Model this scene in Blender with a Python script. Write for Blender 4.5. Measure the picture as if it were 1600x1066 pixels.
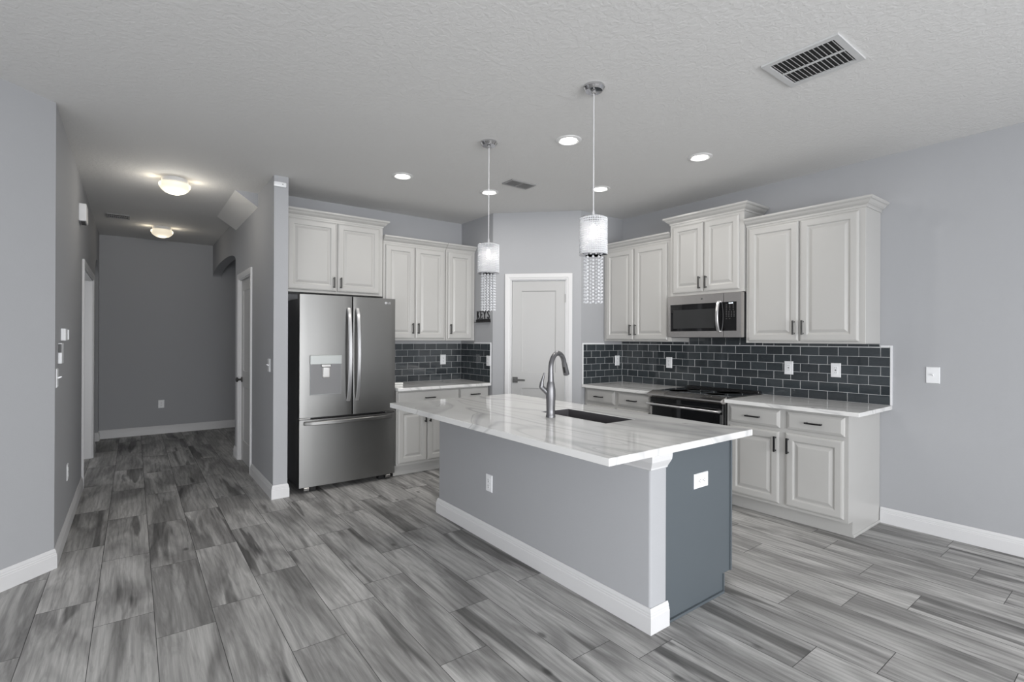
import bpy, bmesh, math, random
from mathutils import Vector, Matrix
random.seed(7)
for o in list(bpy.data.objects): bpy.data.objects.remove(o)
S = bpy.context.scene
C = S.collection
PI = math.pi

# ---------------------------------------------------------------- camera
FPX, PCX, PCY, EYE = 784.52, 800.19, 529.88, 1.40
YAW, PITCH, ROLL = math.radians(37.03), math.radians(0.0485), math.radians(0.2247)
fw = Vector((math.sin(YAW)*math.cos(PITCH), math.cos(YAW)*math.cos(PITCH), math.sin(PITCH)))
r0 = Vector((math.cos(YAW), -math.sin(YAW), 0)); u0 = r0.cross(fw)
rt = math.cos(ROLL)*r0 + math.sin(ROLL)*u0
up = -math.sin(ROLL)*r0 + math.cos(ROLL)*u0
cam_data = bpy.data.cameras.new('camera')
cam = bpy.data.objects.new('camera', cam_data); C.objects.link(cam)
cam.matrix_world = Matrix(((rt.x, up.x, -fw.x, 0), (rt.y, up.y, -fw.y, 0), (rt.z, up.z, -fw.z, EYE), (0, 0, 0, 1)))
cam_data.sensor_width = 36; cam_data.sensor_fit = 'HORIZONTAL'
cam_data.lens = 36*FPX/1600
cam_data.shift_x = (800-PCX)/1600
cam_data.shift_y = (PCY-533)/1600
cam_data.clip_start = 0.05
S.camera = cam

# ---------------------------------------------------------------- light and exposure
S.view_settings.view_transform = 'Standard'; S.view_settings.look = 'None'
S.view_settings.gamma = 1; S.view_settings.use_curve_mapping = False
S.view_settings.exposure = 1.07
W = bpy.data.worlds.new('world'); S.world = W; W.use_nodes = True
bg = W.node_tree.nodes['Background']; bg.inputs[0].default_value = (.92, .96, 1, 1); bg.inputs[1].default_value = .75

XRW = 4.621
def area(name, loc, rot, sx, sy, power, col=(1, 1, 1), spread=PI):
    l = bpy.data.lights.new(name, 'AREA'); l.shape = 'RECTANGLE'; l.size = sx; l.size_y = sy
    l.energy = power; l.color = col; l.spread = spread
    o = bpy.data.objects.new(name, l); C.objects.link(o); o.location = loc; o.rotation_euler = rot
    return o
def point(name, loc, power, radius=.03, col=(1, 1, 1)):
    l = bpy.data.lights.new(name, 'POINT'); l.energy = power; l.shadow_soft_size = radius; l.color = col
    o = bpy.data.objects.new(name, l); C.objects.link(o); o.location = loc
    return o
# daylight by the glazed rear opening, plus added fill lamps
area('daylight_rear', (.60, -3.90, 1.2), (PI/2-.22, 0, 0), 5.6, 2.0, 112, (.985, .99, 1), math.radians(150))
area('fill_right', (XRW-.03, -2.55, 1.2), (PI/2, 0, PI/2), 1.9, 2.0, 3, (.985, .99, 1))  # added lamp at a made-up window, brightens the left diagonal wall
area('fill_left', (-3.40, -1.6, 1.25), (PI/2-.22, 0, -PI/2), 3.2, 1.9, 56, (.985, .99, 1))  # added fill lamp at an unseen window, evens out the room light

area('fill_side_room', (-1.95, 6.3, 1.4), (PI/2, 0, -PI/2), 1.2, 1.2, 6, (.985, .99, 1))  # added lamp in a windowless room, lifts the far jamb and hall

# ---------------------------------------------------------------- materials
def newmat(name):
    m = bpy.data.materials.new(name); m.use_nodes = True
    nt = m.node_tree; return m, nt, nt.nodes['Principled BSDF']
def N(nt, t, **kw):
    n = nt.nodes.new(t)
    for k, v in kw.items():
        if k.startswith('_'): setattr(n, k[1:], v)
        else: n.inputs[k.replace('__', ' ')].default_value = v
    return n
def plain(name, col, rough=.5, metal=0, spec=.5, bump=None, emit=None, coat=0):
    m, nt, b = newmat(name)
    b.inputs['Base Color'].default_value = (*col, 1); b.inputs['Roughness'].default_value = rough
    b.inputs['Metallic'].default_value = metal; b.inputs['Specular IOR Level'].default_value = spec
    b.inputs['Coat Weight'].default_value = coat
    if emit: b.inputs['Emission Color'].default_value = (*emit[0], 1); b.inputs['Emission Strength'].default_value = emit[1]
    if bump:
        sc, st, det = bump
        tc = N(nt, 'ShaderNodeTexCoord'); no = N(nt, 'ShaderNodeTexNoise', Scale=sc, Detail=det)
        bp = N(nt, 'ShaderNodeBump', Strength=st, Distance=.004)
        nt.links.new(tc.outputs['Object'], no.inputs['Vector']); nt.links.new(no.outputs['Fac'], bp.inputs['Height'])
        nt.links.new(bp.outputs['Normal'], b.inputs['Normal'])
    return m
M = {}
M['wall'] = plain('painted_wall_grey', (.380, .387, .405), .75, bump=(120, .12, 4))
M['trim'] = plain('white_trim_paint', (.66, .66, .67), .35)
M['door'] = plain('white_door_paint', (.46, .46, .46), .4)
M['cab'] = plain('white_cabinet_paint', (.465, .461, .450), .30)
M['plate'] = plain('white_plastic', (.80, .81, .83), .3)
M['slot'] = plain('dark_slot', (.08, .08, .08), .5)
M['blackmetal'] = plain('black_pull_metal', (.018, .018, .02), .35, .4)
M['greypull'] = plain('pewter_pull_metal', (.09, .09, .088), .35, .7)
M['nickel'] = plain('brushed_nickel', (.36, .355, .35), .28, 1)
M['faucet'] = plain('grey_faucet_steel', (.17, .17, .178), .32, .65)
M['chrome'] = plain('chrome', (.62, .62, .63), .08, 1)
M['panel'] = plain('blue_grey_panel_paint', (.088, .104, .117), .45)
M['blackglass'] = plain('black_glass', (.008, .008, .009), .04, 0, .6)
M['blackplastic'] = plain('black_plastic', (.012, .012, .013), .35)
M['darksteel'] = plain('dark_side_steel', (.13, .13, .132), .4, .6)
M['sink'] = plain('grey_sink_composite', (.075, .071, .077), .5)
M['vent'] = plain('vent_white_metal', (.55, .555, .56), .45)
M['duct'] = plain('dark_duct', (.02, .02, .02), .8)
M['ventgrey'] = plain('vent_grey_metal', (.30, .30, .30), .45)
M['grey_text'] = plain('grey_print', (.12, .12, .12), .5)
M['cord'] = plain('clear_cord', (.62, .62, .64), .3)
M['lens'] = plain('led_lens', (.9, .9, .9), .4, emit=((1, .96, .90), 5))
M['lamp_trim'] = plain('downlight_trim', (.72, .72, .72), .4)
M['dome'] = plain('dome_glass', (.85, .80, .68), .25, emit=((1, .88, .68), .27))
M['bulb'] = plain('bulb_glow', (1, .95, .85), .4, emit=((1, .93, .82), 3.5))
M['display'] = plain('display_glow', (.3, .3, .3), .4, emit=((.8, .9, 1), 1.2))
M['paper'] = plain('white_box_card', (.82, .82, .80), .5)

def ceil_mat():
    m, nt, b = newmat('textured_ceiling'); b.inputs['Base Color'].default_value = (.685, .682, .675, 1); b.inputs['Roughness'].default_value = .85
    tc = N(nt, 'ShaderNodeTexCoord'); n1 = N(nt, 'ShaderNodeTexNoise', Scale=34, Detail=4, Distortion=.8)
    cr = N(nt, 'ShaderNodeValToRGB'); cr.color_ramp.elements[0].position = .42; cr.color_ramp.elements[1].position = .58
    bp = N(nt, 'ShaderNodeBump', Strength=.18, Distance=.005)
    nt.links.new(tc.outputs['Object'], n1.inputs['Vector']); nt.links.new(n1.outputs['Fac'], cr.inputs[0])
    nt.links.new(cr.outputs[0], bp.inputs['Height']); nt.links.new(bp.outputs['Normal'], b.inputs['Normal'])
    return m
M['ceiling'] = ceil_mat()

def steel(name, col, rough, streak=(3, 3, 260), vertical=True):
    m, nt, b = newmat(name); b.inputs['Metallic'].default_value = 1; b.inputs['Base Color'].default_value = (*col, 1)
    tc = N(nt, 'ShaderNodeTexCoord'); mp = N(nt, 'ShaderNodeMapping'); mp.inputs['Scale'].default_value = (260, 260, 2) if vertical else (2, 2, 260)
    no = N(nt, 'ShaderNodeTexNoise', Scale=1, Detail=2)
    mr = N(nt, 'ShaderNodeMapRange'); mr.inputs['To Min'].default_value = rough-.008; mr.inputs['To Max'].default_value = rough+.012
    nt.links.new(tc.outputs['Object'], mp.inputs[0]); nt.links.new(mp.outputs[0], no.inputs['Vector'])
    nt.links.new(no.outputs['Fac'], mr.inputs[0]); nt.links.new(mr.outputs[0], b.inputs['Roughness'])
    b.inputs['Anisotropic'].default_value = .6
    if vertical: b.inputs['Anisotropic Rotation'].default_value = .25
    tg = N(nt, 'ShaderNodeTangent'); tg.direction_type = 'RADIAL'; tg.axis = 'Z'
    nt.links.new(tg.outputs[0], b.inputs['Tangent'])
    return m
M['steel'] = steel('brushed_stainless_steel', (.225, .225, .222), .37)
M['steelh'] = steel('brushed_stainless_front', (.74, .715, .70), .24, vertical=False)
M['handle'] = plain('bright_handle_steel', (.62, .62, .63), .28, .85)
M['dispenser'] = plain('dispenser_silver', (.33, .34, .345), .35, .35)

def quartz():
    m, nt, b = newmat('veined_white_quartz'); b.inputs['Roughness'].default_value = .07
    tc = N(nt, 'ShaderNodeTexCoord')
    mp = N(nt, 'ShaderNodeMapping'); mp.inputs['Rotation'].default_value = (0, 0, math.radians(-24)); mp.inputs['Scale'].default_value = (1.75, .34, 1)
    nt.links.new(tc.outputs['Object'], mp.inputs[0])
    no = N(nt, 'ShaderNodeTexNoise', Scale=1.4, Detail=2, Roughness=.4, Distortion=.9)
    nt.links.new(mp.outputs[0], no.inputs['Vector'])
    def band(c, w):
        s = N(nt, 'ShaderNodeMath', _operation='SUBTRACT'); s.inputs[1].default_value = c
        a = N(nt, 'ShaderNodeMath', _operation='ABSOLUTE')
        r = N(nt, 'ShaderNodeMapRange'); r.inputs['From Min'].default_value = 0; r.inputs['From Max'].default_value = w
        r.inputs['To Min'].default_value = 1; r.inputs['To Max'].default_value = 0
        nt.links.new(no.outputs['Fac'], s.inputs[0]); nt.links.new(s.outputs[0], a.inputs[0]); nt.links.new(a.outputs[0], r.inputs[0])
        return r.outputs[0]
    def mix(fac_out, c, prev, amt=1.):
        mx = N(nt, 'ShaderNodeMixRGB'); mx.inputs[2].default_value = (*c, 1)
        mu = N(nt, 'ShaderNodeMath', _operation='MULTIPLY'); mu.inputs[1].default_value = amt
        nt.links.new(fac_out, mu.inputs[0]); nt.links.new(mu.outputs[0], mx.inputs[0]); nt.links.new(prev, mx.inputs[1]); return mx.outputs[0]
    base = N(nt, 'ShaderNodeRGB'); base.outputs[0].default_value = (.74, .74, .735, 1)
    c = mix(band(.43, .030), (.42, .425, .43), base.outputs[0], .65)
    c = mix(band(.457, .0045), (.24, .24, .24), c, .38)
    c = mix(band(.585, .022), (.48, .48, .485), c, .5)
    c = mix(band(.607, .004), (.28, .28, .28), c, .32)
    c = mix(band(.345, .010), (.42, .42, .43), c, .5)
    nt.links.new(c, b.inputs['Base Color'])
    return m
M['quartz'] = quartz()

def plank_mat():
    m, nt, b = newmat('grey_wood_look_tile')
    uv = N(nt, 'ShaderNodeUVMap'); uv.uv_map = 'plank'
    idn = N(nt, 'ShaderNodeAttribute'); idn.attribute_name = 'plank_id'
    L = nt.links.new
    def mapd(sx, sy):
        mp = N(nt, 'ShaderNodeMapping'); mp.inputs['Scale'].default_value = (sx, sy, 1); L(uv.outputs[0], mp.inputs[0]); return mp.outputs[0]
    def ramp(src, p0, p1, c0, c1):
        r = N(nt, 'ShaderNodeValToRGB'); e = r.color_ramp.elements; e[0].position = p0; e[1].position = p1
        e[0].color = (*c0, 1); e[1].color = (*c1, 1); L(src, r.inputs[0]); return r.outputs[0]
    n1 = N(nt, 'ShaderNodeTexNoise', Scale=1, Detail=3, Distortion=1.1); L(mapd(5.0, 1.0), n1.inputs['Vector'])
    n2 = N(nt, 'ShaderNodeTexNoise', Scale=1, Detail=3, Roughness=.5, Distortion=.5); L(mapd(6.0, .5), n2.inputs['Vector'])
    n3 = N(nt, 'ShaderNodeTexNoise', Scale=1, Detail=4, Roughness=.7); L(mapd(150, 3.5), n3.inputs['Vector'])
    n4 = N(nt, 'ShaderNodeTexNoise', Scale=1, Detail=4, Roughness=.7, Distortion=1.4); L(mapd(17, 1.3), n4.inputs['Vector'])
    base = ramp(n1.outputs['Fac'], .36, .62, (.225, .222, .218), (.48, .475, .466))
    dark = ramp(n2.outputs['Fac'], .365, .405, (.42, .42, .42), (1, 1, 1))
    fine = ramp(n3.outputs['Fac'], .3, .7, (.84, .84, .84), (1.10, 1.10, 1.10))
    mid = ramp(n4.outputs['Fac'], .40, .54, (.80, .80, .80), (1.05, 1.05, 1.05))
    wv = N(nt, 'ShaderNodeTexWave', Scale=9, Distortion=9, Detail=3); wv.inputs['Detail Scale'].default_value = .8; wv.bands_direction = 'X'; L(mapd(1.0, .22), wv.inputs['Vector'])
    grain = ramp(wv.outputs['Fac'], .0, .55, (.80, .80, .80), (1.03, 1.03, 1.03))
    def mul(a, c, f=1):
        x = N(nt, 'ShaderNodeMixRGB'); x.blend_type = 'MULTIPLY'; x.inputs[0].default_value = f; L(a, x.inputs[1]); L(c, x.inputs[2]); return x.outputs[0]
    c = mul(mul(mul(mul(base, dark), fine), mid), grain, .65)
    vo = N(nt, 'ShaderNodeTexVoronoi', Scale=1); L(mapd(3.6, 2.0), vo.inputs['Vector'])
    kn = ramp(vo.outputs['Distance'], .03, .075, (.42, .42, .42), (1, 1, 1)); c = mul(c, kn)
    tone = N(nt, 'ShaderNodeMapRange'); tone.inputs['To Min'].default_value = .86; tone.inputs['To Max'].default_value = 1.14
    L(idn.outputs['Fac'], tone.inputs[0])
    hv = N(nt, 'ShaderNodeVectorMath', _operation='SCALE'); L(c, hv.inputs[0]); L(tone.outputs[0], hv.inputs['Scale'])
    L(hv.outputs[0], b.inputs['Base Color'])
    b.inputs['Roughness'].default_value = .52
    bp = N(nt, 'ShaderNodeBump', Strength=.12, Distance=.002); L(n3.outputs['Fac'], bp.inputs['Height']); L(bp.outputs[0], b.inputs['Normal'])
    return m
M['plank'] = plank_mat()
M['grout'] = plain('floor_grout', (.09, .09, .09), .8)
M['tile'] = None
def tile_mat():
    m, nt, b = newmat('slate_blue_glass_tile')
    at = N(nt, 'ShaderNodeAttribute'); at.attribute_name = 'tile_id'
    r = N(nt, 'ShaderNodeValToRGB'); e = r.color_ramp.elements
    e[0].color = (.040, .047, .053, 1); e[1].color = (.060, .071, .079, 1)
    nt.links.new(at.outputs['Fac'], r.inputs[0])
    tc = N(nt, 'ShaderNodeTexCoord'); mp = N(nt, 'ShaderNodeMapping'); mp.inputs['Scale'].default_value = (30, 30, 220)
    no = N(nt, 'ShaderNodeTexNoise', Scale=1, Detail=3); nt.links.new(tc.outputs['Object'], mp.inputs[0]); nt.links.new(mp.outputs[0], no.inputs['Vector'])
    mx = N(nt, 'ShaderNodeMixRGB'); mx.blend_type = 'MULTIPLY'; mx.inputs[0].default_value = .4
    nt.links.new(r.outputs[0], mx.inputs[1]); nt.links.new(no.outputs['Fac'], mx.inputs[2]); nt.links.new(mx.outputs[0], b.inputs['Base Color'])
    b.inputs['Roughness'].default_value = .06; b.inputs['Specular IOR Level'].default_value = .5
    return m
M['tile'] = tile_mat()
M['tilegrout'] = plain('light_tile_grout', (.60, .61, .62), .8)
def crystal():
    m, nt, b = newmat('crystal_beads'); b.inputs['Base Color'].default_value = (.93, .94, .97, 1)
    b.inputs['Roughness'].default_value = .08; b.inputs['Transmission Weight'].default_value = .35; b.inputs['IOR'].default_value = 1.5
    b.inputs['Specular IOR Level'].default_value = .9
    return m
M['crystal'] = crystal()
M['windowglass'] = plain('window_glass', (.9, .95, .95), .02); M['windowglass'].node_tree.nodes['Principled BSDF'].inputs['Transmission Weight'].default_value = 1

# ---------------------------------------------------------------- helpers
def obj(name, bm, mat, parent=None, smooth=False, loc=None):
    me = bpy.data.meshes.new(name)
    bmesh.ops.recalc_face_normals(bm, faces=bm.faces[:])
    bm.to_mesh(me); bm.free()
    if smooth:
        for p in me.polygons: p.use_smooth = True
        try: me.set_sharp_from_angle(angle=math.radians(38))
        except Exception: pass
    mats = mat if isinstance(mat, (list, tuple)) else [mat]
    for x in mats: me.materials.append(M[x] if isinstance(x, str) else x)
    o = bpy.data.objects.new(name, me); C.objects.link(o)
    if parent: o.parent = parent
    if loc: o.location = loc
    return o
def tag(o, label, cat, group=None, kind=None):
    o['label'] = label; o['category'] = cat
    if group: o['group'] = group
    if kind: o['kind'] = kind
    return o
def thing(name, label, cat, loc=(0, 0, 0), rotz=0, group=None):
    o = bpy.data.objects.new(name, None); C.objects.link(o); o.empty_display_size = .05
    o.location = loc; o.rotation_euler = (0, 0, rotz); return tag(o, label, cat, group)
def struct(name, bm, mat, parent=None, smooth=False):
    o = obj(name, bm, mat, parent, smooth)
    if not parent: o['kind'] = 'structure'
    return o
def sempty(name, loc, rotz=0):
    o = bpy.data.objects.new(name, None); C.objects.link(o); o.location = loc; o.rotation_euler = (0, 0, rotz); o['kind'] = 'structure'; return o
def dup(root, loc, rotz, label, group=None):
    r = root.copy(); C.objects.link(r); r.location = loc; r.rotation_euler = (0, 0, rotz); r['label'] = label
    if group: r['group'] = group
    for ch in list(root.children):
        c = ch.copy(); C.objects.link(c); c.parent = r
        for g in list(ch.children):
            d = g.copy(); C.objects.link(d); d.parent = c
    return r
def bx(bm, x0, x1, y0, y1, z0, z1, bev=0, seg=1):
    if x1 < x0: x0, x1 = x1, x0
    if y1 < y0: y0, y1 = y1, y0
    v = [bm.verts.new(p) for p in ((x0, y0, z0), (x1, y0, z0), (x1, y1, z0), (x0, y1, z0), (x0, y0, z1), (x1, y0, z1), (x1, y1, z1), (x0, y1, z1))]
    fs = [bm.faces.new([v[i] for i in f]) for f in ((3, 2, 1, 0), (4, 5, 6, 7), (0, 1, 5, 4), (1, 2, 6, 5), (2, 3, 7, 6), (3, 0, 4, 7))]
    if bev:
        es = set(e for f in fs for e in f.edges)
        bmesh.ops.bevel(bm, geom=list(es), offset=bev, segments=seg, affect='EDGES', profile=.5)
    return v
def B(*a, **k):
    bm = bmesh.new(); bx(bm, *a, **k); return bm
def prism(bm, pts, h0, h1, ax='z'):
    """pts 2D polygon; extruded along ax from h0 to h1. For ax x: pts are (y,z); y: (x,z); z: (x,y)"""
    f = {'z': lambda p, h: (p[0], p[1], h), 'x': lambda p, h: (h, p[0], p[1]), 'y': lambda p, h: (p[0], h, p[1])}[ax]
    a = [bm.verts.new(f(p, h0)) for p in pts]; b = [bm.verts.new(f(p, h1)) for p in pts]
    n = len(pts)
    bm.faces.new(a); bm.faces.new(b[::-1])
    for i in range(n): bm.faces.new([a[i], a[(i+1) % n], b[(i+1) % n], b[i]])
def lathe(bm, prof, segs=24, c=(0, 0, 0), axis='z'):
    rings = []
    for r, h in prof:
        ring = []
        for i in range(segs):
            t = 2*PI*i/segs; a, b_ = r*math.cos(t), r*math.sin(t)
            p = {'z': (a, b_, h), 'y': (a, h, b_), 'x': (h, a, b_)}[axis]
            ring.append(bm.verts.new((c[0]+p[0], c[1]+p[1], c[2]+p[2])))
        rings.append(ring)
    for k in range(len(rings)-1):
        for i in range(segs):
            j = (i+1) % segs; bm.faces.new([rings[k][i], rings[k][j], rings[k+1][j], rings[k+1][i]])
    if prof[0][0] > 1e-6: bm.faces.new(rings[0][::-1])
    if prof[-1][0] > 1e-6: bm.faces.new(rings[-1])
    if prof[0][0] <= 1e-6 or prof[-1][0] <= 1e-6: bmesh.ops.remove_doubles(bm, verts=rings[0]+rings[-1], dist=1e-6)
def tube(bm, pts, rad, segs=10, flat=1.0):
    pts = [Vector(p) for p in pts]; n = len(pts); rads = rad if isinstance(rad, (list, tuple)) else [rad]*n
    prev = None; rings = []
    for i, p in enumerate(pts):
        t = (pts[min(i+1, n-1)]-pts[max(i-1, 0)]).normalized()
        if prev is None:
            prev = Vector((0, 0, 1)).cross(t)
            if prev.length < 1e-3: prev = Vector((1, 0, 0)).cross(t)
        prev = (prev - t*prev.dot(t)).normalized(); q = t.cross(prev)
        rings.append([bm.verts.new(p+prev*rads[i]*math.cos(2*PI*k/segs)+q*rads[i]*flat*math.sin(2*PI*k/segs)) for k in range(segs)])
    for a, b_ in zip(rings, rings[1:]):
        for k in range(segs): j = (k+1) % segs; bm.faces.new([a[k], a[j], b_[j], b_[k]])
    bm.faces.new(rings[0][::-1]); bm.faces.new(rings[-1])
def sweep(bm, path, prof, closed=False):
    """prof: (out, z) closed polygon; path: 2D points; out is to the RIGHT of travel direction"""
    n = len(path); P_ = [Vector(p) for p in path]; rings = []
    for i in range(n):
        d1 = (P_[i]-P_[i-1]).normalized() if (i > 0 or closed) else None
        d2 = (P_[(i+1) % n]-P_[i]).normalized() if (i < n-1 or closed) else None
        d1 = d1 or d2; d2 = d2 or d1
        n1 = Vector((d1.y, -d1.x)); n2 = Vector((d2.y, -d2.x)); m = (n1+n2)/(1+n1.dot(n2))
        rings.append([bm.verts.new((P_[i].x+m.x*o, P_[i].y+m.y*o, z)) for o, z in prof])
    k = len(prof)
    for i in range(n if closed else n-1):
        a, b_ = rings[i], rings[(i+1) % n]
        for j in range(k): q = (j+1) % k; bm.faces.new([a[j], a[q], b_[q], b_[j]])
    if not closed: bm.faces.new(rings[0][::-1]); bm.faces.new(rings[-1])
BB = [(0, 0), (.015, 0), (.015, .078), (.0125, .082), (.0125, .090), (.010, .094), (.010, .102), (.006, .112), (.003, .118), (0, .118)]
def baseboard(name, path):
    bm = bmesh.new(); sweep(bm, path, BB); return struct(name, bm, 'trim')

def text_mesh(name, body, size, extrude, mat, parent, loc, rot, sx=1, font_off=0):
    cu = bpy.data.curves.new('t', 'FONT'); cu.body = body; cu.size = size; cu.extrude = extrude; cu.align_x = 'CENTER'; cu.align_y = 'CENTER'; cu.offset = font_off
    to = bpy.data.objects.new('t', cu); C.objects.link(to)
    dg = bpy.context.evaluated_depsgraph_get(); me = bpy.data.meshes.new_from_object(to.evaluated_get(dg))
    bpy.data.objects.remove(to); me.materials.clear(); me.materials.append(M[mat])
    o = bpy.data.objects.new(name, me); C.objects.link(o); o.location = loc; o.rotation_euler = rot; o.scale = (sx, 1, 1)
    if parent: o.parent = parent
    return o

# ---------------------------------------------------------------- dimensions
H = 2.827          # ceiling height
XR = 4.621         # right wall
YB = 3.967         # short wall left of the range run
XA, YA = 3.245, 4.667   # pantry projection
YF = 5.35          # wall behind the fridge
XW0, XW1, YW = .975, 1.092, 4.745   # wing wall between hall and kitchen
XL, YL = -.3795, 4.105
YE = 8.965
T = .12

# ---------------------------------------------------------------- floor: planks laid along Y
def build_floor():
    bm = bmesh.new(); uvl = bm.loops.layers.uv.new('plank'); idl = bm.verts.layers.float.new('plank_id')
    offs = {-1: .80, 0: .48, 1: .19, 2: .345, 3: .597, 4: .843, 5: .12, 6: .46, 7: .70, 8: .547, 9: .83, 10: .117, 11: .76, 12: .402, 13: .19, 14: .846, 15: .27, 16: .556, 17: .729, 18: .05}
    g = .0014; rnd = random.Random(3)
    X0, X1, Y0, Y1 = -3.45, 4.75, -3.95, YE+.05
    k = -15
    while True:
        xa = .090+.241*(k-1); xb = xa+.241
        if xa > X1: break
        Ln = .875 if k >= 8 else .89
        off = offs.get(k, rnd.random()*.89)
        j = math.floor((Y0-off)/Ln)
        while off+j*Ln < Y1:
            ya, yb = off+j*Ln, off+(j+1)*Ln; j += 1
            a, b_, c, d = max(xa, X0)+g, min(xb, X1)-g, max(ya, Y0)+g, min(yb, Y1)-g
            if b_ <= a or d <= c: continue
            vs = [bm.verts.new((x, y, 0)) for x, y in ((a, c), (b_, c), (b_, d), (a, d))]
            idv = rnd.random(); ou, ov = rnd.random()*60, rnd.random()*60; fl = rnd.choice((1, -1))
            for v in vs: v[idl] = idv
            f = bm.faces.new(vs)
            for l in f.loops: l[uvl].uv = ((l.vert.co.x-xa)*fl+ou, (l.vert.co.y-ya)+ov)
        k += 1
    me_f = bm
    me = bpy.data.meshes.new('floor'); me_f.to_mesh(me); me_f.free(); me.materials.append(M['plank']); me.materials.append(M['grout'])
    # grout bed under the planks, same floor mesh
    b2 = bmesh.new(); b2.from_mesh(me); vs = [b2.verts.new(p) for p in ((X0, Y0, -.0012), (X1, Y0, -.0012), (X1, Y1, -.0012), (X0, Y1, -.0012))]
    f = b2.faces.new(vs); f.material_index = 1
    vs2 = [b2.verts.new((p.co.x, p.co.y, -.06)) for p in vs]
    f = b2.faces.new(vs2[::-1]); f.material_index = 1
    for i in range(4): f = b2.faces.new([vs[i], vs2[i], vs2[(i+1) % 4], vs[(i+1) % 4]]); f.material_index = 1
    b2.to_mesh(me); b2.free()
    o = bpy.data.objects.new('floor', me); C.objects.link(o); o['kind'] = 'structure'
build_floor()

# ---------------------------------------------------------------- shell
struct('ceiling', B(-3.5, 4.8, -4.05, YE+.1, H, H+.12), 'ceiling')
def wallq(name, pts, mat='wall'):
    bm = bmesh.new(); prism(bm, pts, 0, H); return struct(name, bm, mat)
bm = bmesh.new(); bx(bm, XR, XR+T, -4, -3.5, 0, H); bx(bm, XR, XR+T, -1.6, YB+T, 0, H); bx(bm, XR, XR+T, -3.5, -1.6, 2.25, H); bx(bm, XR, XR+T, -3.5, -1.6, 0, .04)  # opening towards the rear is made up for the right fill lamp
struct('wall_right', bm, 'wall')
wallq('wall_back_right', [(XR, YB), (XR, YB+T), (XA+.70+.05, YB+T), (XA+.70, YB)])
# diagonal pantry wall with its door opening
dv = Vector((1, -1)).normalized(); nv = Vector((-1, -1)).normalized()
P0 = Vector((XA, YA)); LD = .990
def dpt(s, o=0): return P0+dv*s+nv*o
D0, D1, DH = .205, .830, 2.072
bm = bmesh.new()
def dbox(bm, s0, s1, o0, o1, z0, z1):
    q = [dpt(s0, o0), dpt(s1, o0), dpt(s1, o1), dpt(s0, o1)]; prism(bm, [(p.x, p.y) for p in q], z0, z1)
dbox(bm, 0, D0-.004, -T, 0, 0, H); dbox(bm, D1+.004, LD, -T, 0, 0, H); dbox(bm, D0-.004, D1+.004, -T, 0, DH+.004, H)
struct('wall_pantry', bm, 'wall')
wallq('wall_pantry_side', [(XA, YA), (XA, YF+T), (XA+T, YF+T), (XA+T, YA-.1)])
wallq('wall_kitchen_back', [(XW1, YF), (XA, YF), (XA, YF+T), (XW1, YF+T)])
# hall right wall (wing): solid with closet door opening and arch opening
CD0, CD1, CDH = 5.795, 6.515, 2.075
AR0, AR1, ARS, ARP = 6.80, YE, 2.325, 2.468
bm = bmesh.new()
bx(bm, XW0, XW1, YW, CD0, 0, H); bx(bm, XW0, XW1, CD0, CD1, CDH, H); bx(bm, XW0, XW1, CD1, AR0, 0, H)
ac, ah = (AR0+AR1)/2, (AR1-AR0)/2
pts = [(AR0, H)] + [(ac-ah*math.cos(t), ARS+(ARP-ARS)*math.sin(t)**.8) for t in [PI*i/28 for i in range(29)]] + [(AR1, H)]
pts[1] = (AR0, ARS); pts[-2] = (AR1, ARS)
prism(bm, pts, XW0, XW1, 'x')
struct('wall_hall_right', bm, 'wall')
struct('wall_closet_back', B(XW1+.6, XW1+.72, YF+T, AR0-.12, 0, H), 'wall')
struct('wall_alcove_near', B(XW1, 3.0, AR0-.12, AR0, 0, H), 'wall')
struct('wall_alcove_far_right', B(3.0, 3.12, AR0-.12, YE+T, 0, H), 'wall')
struct('wall_hall_end', B(-2.2, 3.12, YE, YE+T, 0, H), 'wall')
# hall left wall with a door opening and a small arch
LD0, LD1, LDH = 6.16, 7.60, 2.068
LA0, LA1 = 8.05, 8.80
bm = bmesh.new()
bx(bm, XL-T, XL, YL, LD0, 0, H); bx(bm, XL-T, XL, LD0, LD1, LDH, H); bx(bm, XL-T, XL, LD1, LA0, 0, H); bx(bm, XL-T, XL, LA1, YE, 0, H)
pts = [(LA0, H), (LA0, 2.18)] + [((LA0+LA1)/2-(LA1-LA0)/2*math.cos(PI*i/20), 2.18+.23*math.sin(PI*i/20)) for i in range(1, 20)] + [(LA1, 2.18), (LA1, H)]
prism(bm, pts, XL-T, XL, 'x')
struct('wall_hall_left', bm, 'wall')
struct('wall_side_room', B(-2.2, -2.08, 5.2, YE, 0, H), 'wall')
struct('wall_side_room_near', B(-2.2, XL-T, 5.2, 5.32, 0, H), 'wall')
struct('wall_side_room_middle', B(-2.2, XL-T, 7.72, 7.84, 0, H), 'wall')
# left diagonal wall face
e = (-3.45, YL-(XL+3.45))
wallq('wall_left_diagonal', [(XL, YL), (XL-T, YL+.0), (XL-.17, YL+.02), (e[0]-.12, e[1]+.05), (e[0], e[1])])
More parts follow.
